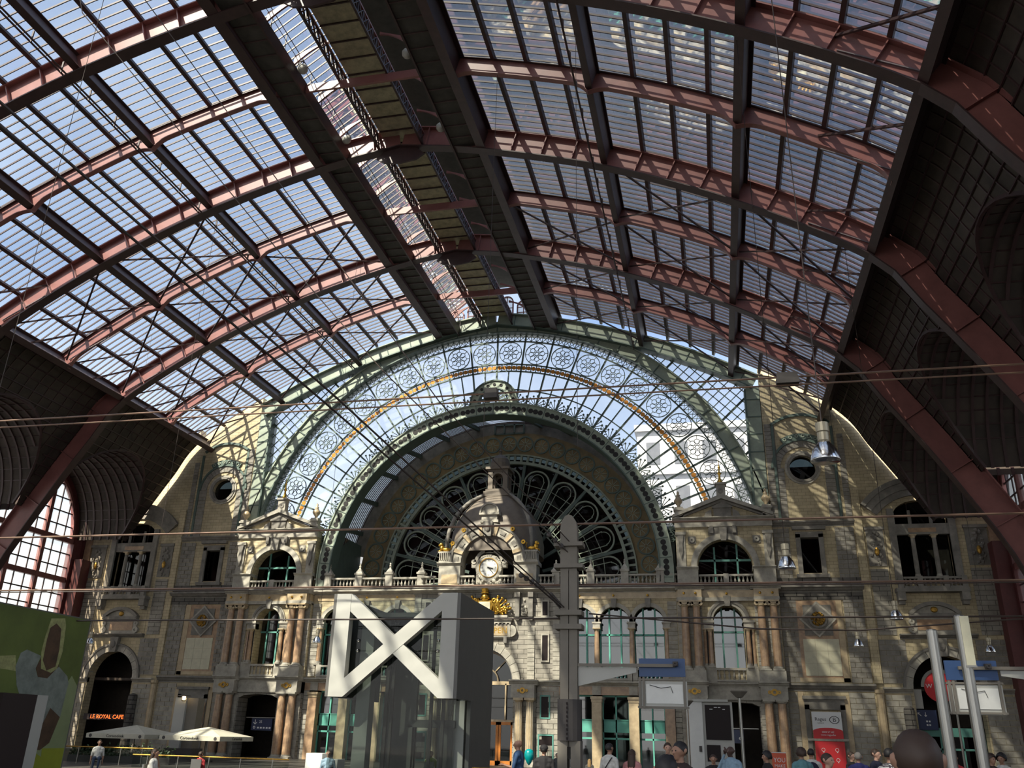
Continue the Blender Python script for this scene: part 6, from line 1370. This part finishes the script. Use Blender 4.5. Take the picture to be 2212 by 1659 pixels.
def person(x, y, H, yaw, shirt, skin, hair, style, label, trousers='cl_jean', arms=('down','down'), seated=False, build=1.0, sleeve='short', bag=None):
    """one continuous body grown from tapered capsules, remeshed; yaw 0 faces the camera (-Y), + turns to the viewer's left"""
    k = H/1.75 if not seated else H/1.30; prim = []
    def cap(a, b, ra, rb, mt, sy=1.0): prim.append((np.array(a)*k, np.array(b)*k, ra*k, rb*k, mt, sy))
    hz = .0 if not seated else -.45
    sh = 1.43+hz; b = build
    # local frame: facing -Y, x to its own left = +X
    cap((0,0,.98+hz),(0,.0,1.18+hz),.155*b,.15*b,shirt); cap((-.07,0,.95+hz),(.07,0,.95+hz),.13*b,.13*b,trousers); cap((0,.01,1.18+hz),(0,.01,1.36+hz),.15*b,.14*b,shirt)
    cap((-.15*b,.01,sh-.06),(.15*b,.01,sh-.06),.085*b,.085*b,shirt); cap((-.09*b,0,1.25+hz),(.09*b,0,1.25+hz),.125*b,.125*b,shirt); cap((-.08,.02,sh-.01),(.08,.02,sh-.01),.07,.07,shirt)
    cap((0,.015,sh),(0,-.005,1.53+hz),.06,.055,skin)
    cap((0,.015,1.645+hz),(0,-.03,1.635+hz),.092,.085,skin); cap((0,-.03,1.60+hz),(0,-.055,1.555+hz),.068,.045,skin); cap((0,-.105,1.63+hz),(0,-.128,1.605+hz),.014,.02,skin)
    cap((-.03,-.10,1.655+hz),(.03,-.10,1.655+hz),.014,.014,skin); cap((-.02,-.098,1.573+hz),(.02,-.098,1.573+hz),.011,.011,skin)
    for q in (-1,1): cap((q*.088,.015,1.62+hz),(q*.092,.02,1.645+hz),.02,.024,skin)
    if not seated:
        for q in (-1,1): cap((q*.085,0,.93),(q*.095,-.01,.5),.095*b,.062,trousers); cap((q*.095,-.01,.5),(q*.10,.02,.1),.06,.042,trousers); cap((q*.10,.03,.045),(q*.11,-.13,.04),.045,.04,'cl_dark')
    else:
        for q in (-1,1): cap((q*.085,0,.52),(q*.11,-.42,.50),.09,.065,trousers); cap((q*.11,-.42,.48),(q*.11,-.40,.1),.058,.042,trousers); cap((q*.11,-.38,.045),(q*.12,-.52,.04),.045,.04,'cl_dark')
    hands = []
    for q, ar in zip((1,-1), arms):
        S_ = np.array((q*.205*b,.01,sh-.07))
        if ar == 'down': E_ = S_+np.array((q*.05,.02,-.29)); W_ = E_+np.array((q*.0,-.06,-.25)); hd = np.array((0,-.02,-1.))
        elif ar == 'ear': E_ = S_+np.array((q*.1,-.12,-.2)); W_ = np.array((q*.13,-.05,1.56+hz)); hd = np.array((-q*.2,.1,1.))
        elif ar == 'fwd': E_ = S_+np.array((q*.04,-.08,-.28)); W_ = E_+np.array((-q*.05,-.24,.06)); hd = np.array((-.1*q,-1,.1))
        else: E_ = S_+np.array((q*.1,-.02,-.27)); W_ = E_+np.array((-q*.02,-.2,-.12)); hd = np.array((0,-.8,-.5))
        cap(S_,E_,.056*b,.044*b,shirt); cap(E_,W_,.041,.029,shirt if sleeve == 'long' else skin); hd = hd/np.linalg.norm(hd); hands.append((W_,hd,q))
        cap(W_,W_+hd*.085,.028,.036,skin)
        side = np.cross(hd,(0,0,1.)) if abs(hd[2]) < .8 else np.array((0,1.,0)); side = side/np.linalg.norm(side); pn = np.cross(hd,side)
        for fi,(o,L_) in enumerate(((-.027,.062),(-.009,.075),(.009,.07),(.027,.055))):
            p0 = W_+hd*.095+side*o; p1 = p0+hd*L_*.55+pn*.006; p2 = p1+hd*L_*.4+pn*.025; cap(p0,p1,.0105,.010,skin); cap(p1,p2,.010,.008,skin)
        p0 = W_+hd*.035+side*-.034; p1 = p0+hd*.035-side*.028; cap(p0,p1,.013,.011,skin); cap(p1,p1+hd*.03-side*.004+pn*.008,.011,.009,skin)
    mb = MB()
    for a,b_,ra,rb,mt,sy in prim:
        d = Vector(b_-a); L = max(d.length,1e-5); zq = d.normalized().to_track_quat('Z','Y'); pr = []
        for t in (-90,-60,-30,0): pr.append((ra*math.cos(math.radians(t)),ra*math.sin(math.radians(t))))
        for t in (0,30,60,90): pr.append((rb*math.cos(math.radians(t)),L+rb*math.sin(math.radians(t))))
        o = MB(); o.lathe(0,0,pr,10); mb.add([tuple(Vector(a)+zq @ Vector(p)) for p in o.v], o.f)
    me = bpy.data.meshes.new('tmp'); me.from_pydata(mb.v,[],mb.f); ob = bpy.data.objects.new('tmp',me)
    rm = ob.modifiers.new('r','REMESH'); rm.mode = 'VOXEL'; rm.voxel_size = .0135*k; sm2 = ob.modifiers.new('s','SMOOTH'); sm2.iterations = 2; sm2.factor = .45
    body_me = evaluated(ob); bpy.data.meshes.remove(me)
    ctr = np.empty(len(body_me.polygons)*3); body_me.polygons.foreach_get('center',ctr); ctr = ctr.reshape(-1,3); best = np.full(len(ctr),1e9); idx = np.zeros(len(ctr),int); names = []
    for a,b_,ra,rb,mt,sy in prim:
        if mt not in names: names.append(mt)
        ab = b_-a; L2 = max(ab@ab,1e-9); t = np.clip(((ctr-a)@ab)/L2,0,1); dd = np.linalg.norm(ctr-(a+t[:,None]*ab),axis=1)-(ra+(rb-ra)*t); u = dd < best; best[u] = dd[u]; idx[u] = names.index(mt)
    body_me.materials.clear()
    for nme in names: body_me.materials.append(MT[nme])
    body_me.polygons.foreach_set('material_index', idx.astype(np.int32)); body_me.shade_smooth(); body_me.name = 'body'
    R_ = root('person',(x,y,FLOOR),label,'person'); R_.rotation_euler = (0,0,yaw)
    bo = bpy.data.objects.new('body',body_me); link(bo,R_,(0,0,0))
    WLR = WL[R_.name]; WL[R_.name] = Vector((0,0,0)); WL[bo.name] = Vector((0,0,0))
    # eyes
    for q in (-1,1): m = MB(); m.ball((q*.032*k,-.107*k,(1.638+hz)*k),.0095*k,6,5); m.build('eye','hair_black',R_)
    # hair
    if style != 'bald':
        m = MB(); c = np.array((0,.012,1.652+hz)); n_, mm = 18, 12; vs = []; hm = 'hair_black' if hair is None else hair
        for i in range(mm+1):
            t = (PI*.68)*i/mm
            for j in range(n_):
                a = 2*PI*j/n_; front = max(0,-math.sin(a)); lim = 1.0-.48*front; tt = t*lim; rr = .104 if style != 'curly' else .135
                wob = 1+(.05 if style != 'curly' else .09)*math.sin(7*a+i*2.3)*math.sin(i*1.7+a*3)
                vs.append(((rr*wob*.93*math.sin(tt)*math.cos(a))*k,(c[1]+rr*wob*1.06*math.sin(tt)*math.sin(a))*k,(c[2]+rr*wob*1.02*math.cos(tt))*k))
        m.add(vs,[(i*n_+j,i*n_+(j+1)%n_,(i+1)*n_+(j+1)%n_,(i+1)*n_+j) for i in range(mm) for j in range(n_)]+[tuple(range(n_))])
        hb = m.build('hair',hm,R_,True)
        if style == 'long':
            m = MB(); secs = [(1.66,.100,.085,.03),(1.55,.105,.075,.05),(1.45,.11,.06,.075),(1.33,.105,.05,.10),(1.25,.07,.03,.11)]; vs = []
            for z,wx,wy,oy in secs:
                for j in range(14): a = 2*PI*j/14; vs.append((wx*math.cos(a)*k,(oy+wy*math.sin(a))*k,(z+hz)*k))
            m.add(vs,[(i*14+j,i*14+(j+1)%14,(i+1)*14+(j+1)%14,(i+1)*14+j) for i in range(4) for j in range(14)]+[tuple(range(13,-1,-1)),tuple(range(56,70))]); m.build('long_hair',hm,R_,True)
        if style == 'cap': m = MB(); m.lathe(0,.012*k,[(.112*k,(1.665+hz)*k),(.112*k,(1.70+hz)*k),(.09*k,(1.75+hz)*k),(.02*k,(1.775+hz)*k)],16); m.xy([(-.08*k,-.09*k),(.08*k,-.09*k),(.06*k,-.19*k),(-.06*k,-.19*k)],(1.665+hz)*k,(1.68+hz)*k); m.build('cap','cl_dark',R_)
    if bag == 'strap': m = MB(); m.tube([(-.13*k,-.10*k,1.42*k),(0,-.18*k,1.2*k),(.17*k,-.12*k,1.0*k),(.17*k,.12*k,1.0*k),(0,.18*k,1.2*k),(-.13*k,.10*k,1.42*k),(-.13*k,-.10*k,1.42*k)],.013*k,6); m.build('bag_strap','cl_dark',R_)
    if bag == 'pack': m = MB(); m.ball((0,.22*k,1.2*k),.2*k,12,8,.85,.55,1.15); m.build('backpack','cl_navy',R_,True)
    if not (style in ('bald',)) and shirt not in ('cl_white','cl_pink'): pass
    WL[R_.name] = WLR
    if seated:
        ch = root('cafe_chair',(x,y,FLOOR),'simple metal chair under the '+label.split(' ')[0]+' '+label.split(' ')[1]+' figure','chair','cafe chairs'); ch.rotation_euler = (0,0,yaw); WLC = WL[ch.name]; WL[ch.name] = Vector((0,0,0))
        m = MB(); m.box(-.21,.21,-.22,.2,.40*k,.43*k); m.build('seat','steel',ch); m = MB(); m.box(-.2,.2,.22,.25,.55,.85); m.build('backrest','steel',ch)
        for qx in (-.19,.19):
            for qy in (-.2,.2): m = MB(); m.bar((qx,qy,0),(qx,qy,.41*k),.03,.03,(1,0,0)); m.build('leg','steel',ch)
            m = MB(); m.bar((qx,.22,.4*k),(qx,.235,.85),.03,.03,(1,0,0)); m.build('back_post','steel',ch)
        WL[ch.name] = WLC
    return R_
PI2 = PI/2
person(11.21,-39.58,1.80,-PI2,'cl_blue','skin_mid',None,'bald','bald man in a blue shirt walking left past the doors',arms=('fwd','down'))
person(12.10,-40.6,1.68,PI,'cl_dark','skin_mid','hair_black','cap','person in dark jacket and cap seen from behind beside the balloon',build=1.1,sleeve='long')
person(9.68,-24.7,1.28,.2,'cl_grey','skin_light','hair_grey','short','small child in grey behind the foot of the mast')
person(11.43,-27.4,1.14,PI,'cl_grey','skin_light','hair_blond','long','small child with long blond hair right of the mast')
person(13.72,-40.26,1.77,PI-.5,'cl_white','skin_mid','hair_black','short','man in white T-shirt with a dark shoulder strap',bag='strap')
person(14.27,-40.08,1.64,PI-.2,'cl_pink','skin_mid','hair_brown','long','woman with long dark hair and pink top seen from behind',sleeve='long')
person(16.03,-55.94,1.74,PI,'cl_dark','skin_mid','hair_black','short','close black haired head at the bottom edge')
person(15.16,-39.95,1.82,.1,'cl_navy','skin_light','hair_brown','short','man in dark suit facing the viewer behind the young man',sleeve='long')
person(15.90,-50.22,1.85,-.75,'cl_brown','skin_mid','hair_black','short','young man in brown shirt looking left in the foreground',arms=('down','down'))
person(16.27,-39.58,1.57,.0,'cl_dark','skin_mid','hair_brown','short','woman in black top facing the viewer below the departure board')
person(16.69,-40.73,1.79,-.6,'cl_ltblue','skin_dark','hair_black','bald','man in light blue shirt holding a hand to his ear',arms=('down','ear'),sleeve='long',build=1.1)
person(17.59,-39.3,1.66,-1.2,'cl_dark','skin_mid','hair_black','curly','woman with short curly black hair left of the orange sign')
person(18.45,-39.14,1.76,PI+.4,'cl_teal','skin_mid','hair_brown','curly','person in teal shirt seen from behind near the red panel',build=1.1)
person(18.85,-37.3,1.76,PI,'cl_white','skin_mid','hair_black','short','man with navy backpack seen from behind',bag='pack')
person(18.35,-46.1,1.72,.9,'cl_blue','skin_light','hair_brown','short','laughing man in blue shirt in front of the red panel',arms=('down','fwd'),sleeve='long')
person(19.85,-38.8,1.71,PI,'cl_purple','skin_mid','hair_grey','short','person in bright blue jacket seen from behind',sleeve='long',build=1.1)
person(20.1,-35.6,1.70,.8,'cl_dark','skin_light','hair_brown','short','woman partly hidden behind the bright blue jacket')
person(20.29,-38.74,1.80,.9,'cl_navy','skin_light','hair_brown','short','bearded man in dark suit facing right',sleeve='long')
person(19.79,-43.75,1.83,PI-.4,'cl_check','skin_mid','hair_black','short','man in checked shirt left of the big close head',sleeve='long')
person(17.36,-59.4,1.92,PI,'cl_dark','skin_mid','hair_brown','short','very close short haired man seen from behind at lower right')
person(22.1,-38.2,1.73,.9,'cl_dark','skin_mid','hair_brown','curly','dark clothed person between the two steel poles')
person(22.6,-36.5,1.73,PI,'cl_red','skin_mid','hair_brown','short','person in red right behind the taller steel pole')
person(23.15,-38.0,1.74,.5,'cl_brown','skin_mid','hair_brown','curly','brown haired person second from the right edge')
person(23.6,-37.2,1.76,-.6,'cl_white','skin_mid','hair_black','curly','person in pale top near the right edge')
person(23.9,-39.6,1.77,PI,'cl_dark','skin_mid','hair_black','curly','dark haired person at the right edge')
person(23.0,-32.0,1.80,PI,'cl_lime','skin_light','hair_grey','short','grey haired person in lime vest behind the steel poles')
person(-11.47,-26.0,1.28,.6,'cl_white','skin_mid','hair_brown','short','white shirted guest seated at the cafe railing',seated=True)
person(.03,-39.0,1.28,1.9,'cl_white','skin_mid','hair_brown','long','white topped woman seated drinking before the grey plinth',seated=True,arms=('ear','fwd'))
person(-1.98,-33.1,1.10,PI,'cl_red','skin_mid','hair_brown','short','red shirted guest seated under the right parasol',seated=True)
person(2.60,-32.2,1.27,.3,'cl_ltblue','skin_light','hair_brown','short','blue shirted man seated beside the lift',seated=True)
person(6.05,-27.6,1.32,.3,'cl_grey','skin_mid','hair_black','short','grey shirted man seated behind the lift glass',seated=True)
person(4.9,-27.2,1.25,PI,'cl_lime','skin_mid','hair_blond','short','lime vested worker seated behind the lift glass',seated=True)
BL = root('balloon',(12.0,-42,-.41),'turquoise party balloon beside the dark jacket','balloon'); mat('balloon_teal',(.0,.25,.25),.25); m = MB(); m.lathe(12.0,-42,[(.015,-.60),(.05,-.56),(.10,-.46),(.118,-.38),(.10,-.29),(.05,-.25),(.005,-.245)],16); m.build('balloon_skin','balloon_teal',BL,True); m = MB(); m.tube([(12.0,-42,-.6),(12.02,-41.7,-.9),(12.05,-41.2,-1.05)],.003,4); m.build('string','white_print',BL)
bpy.data.scenes.remove(TS)
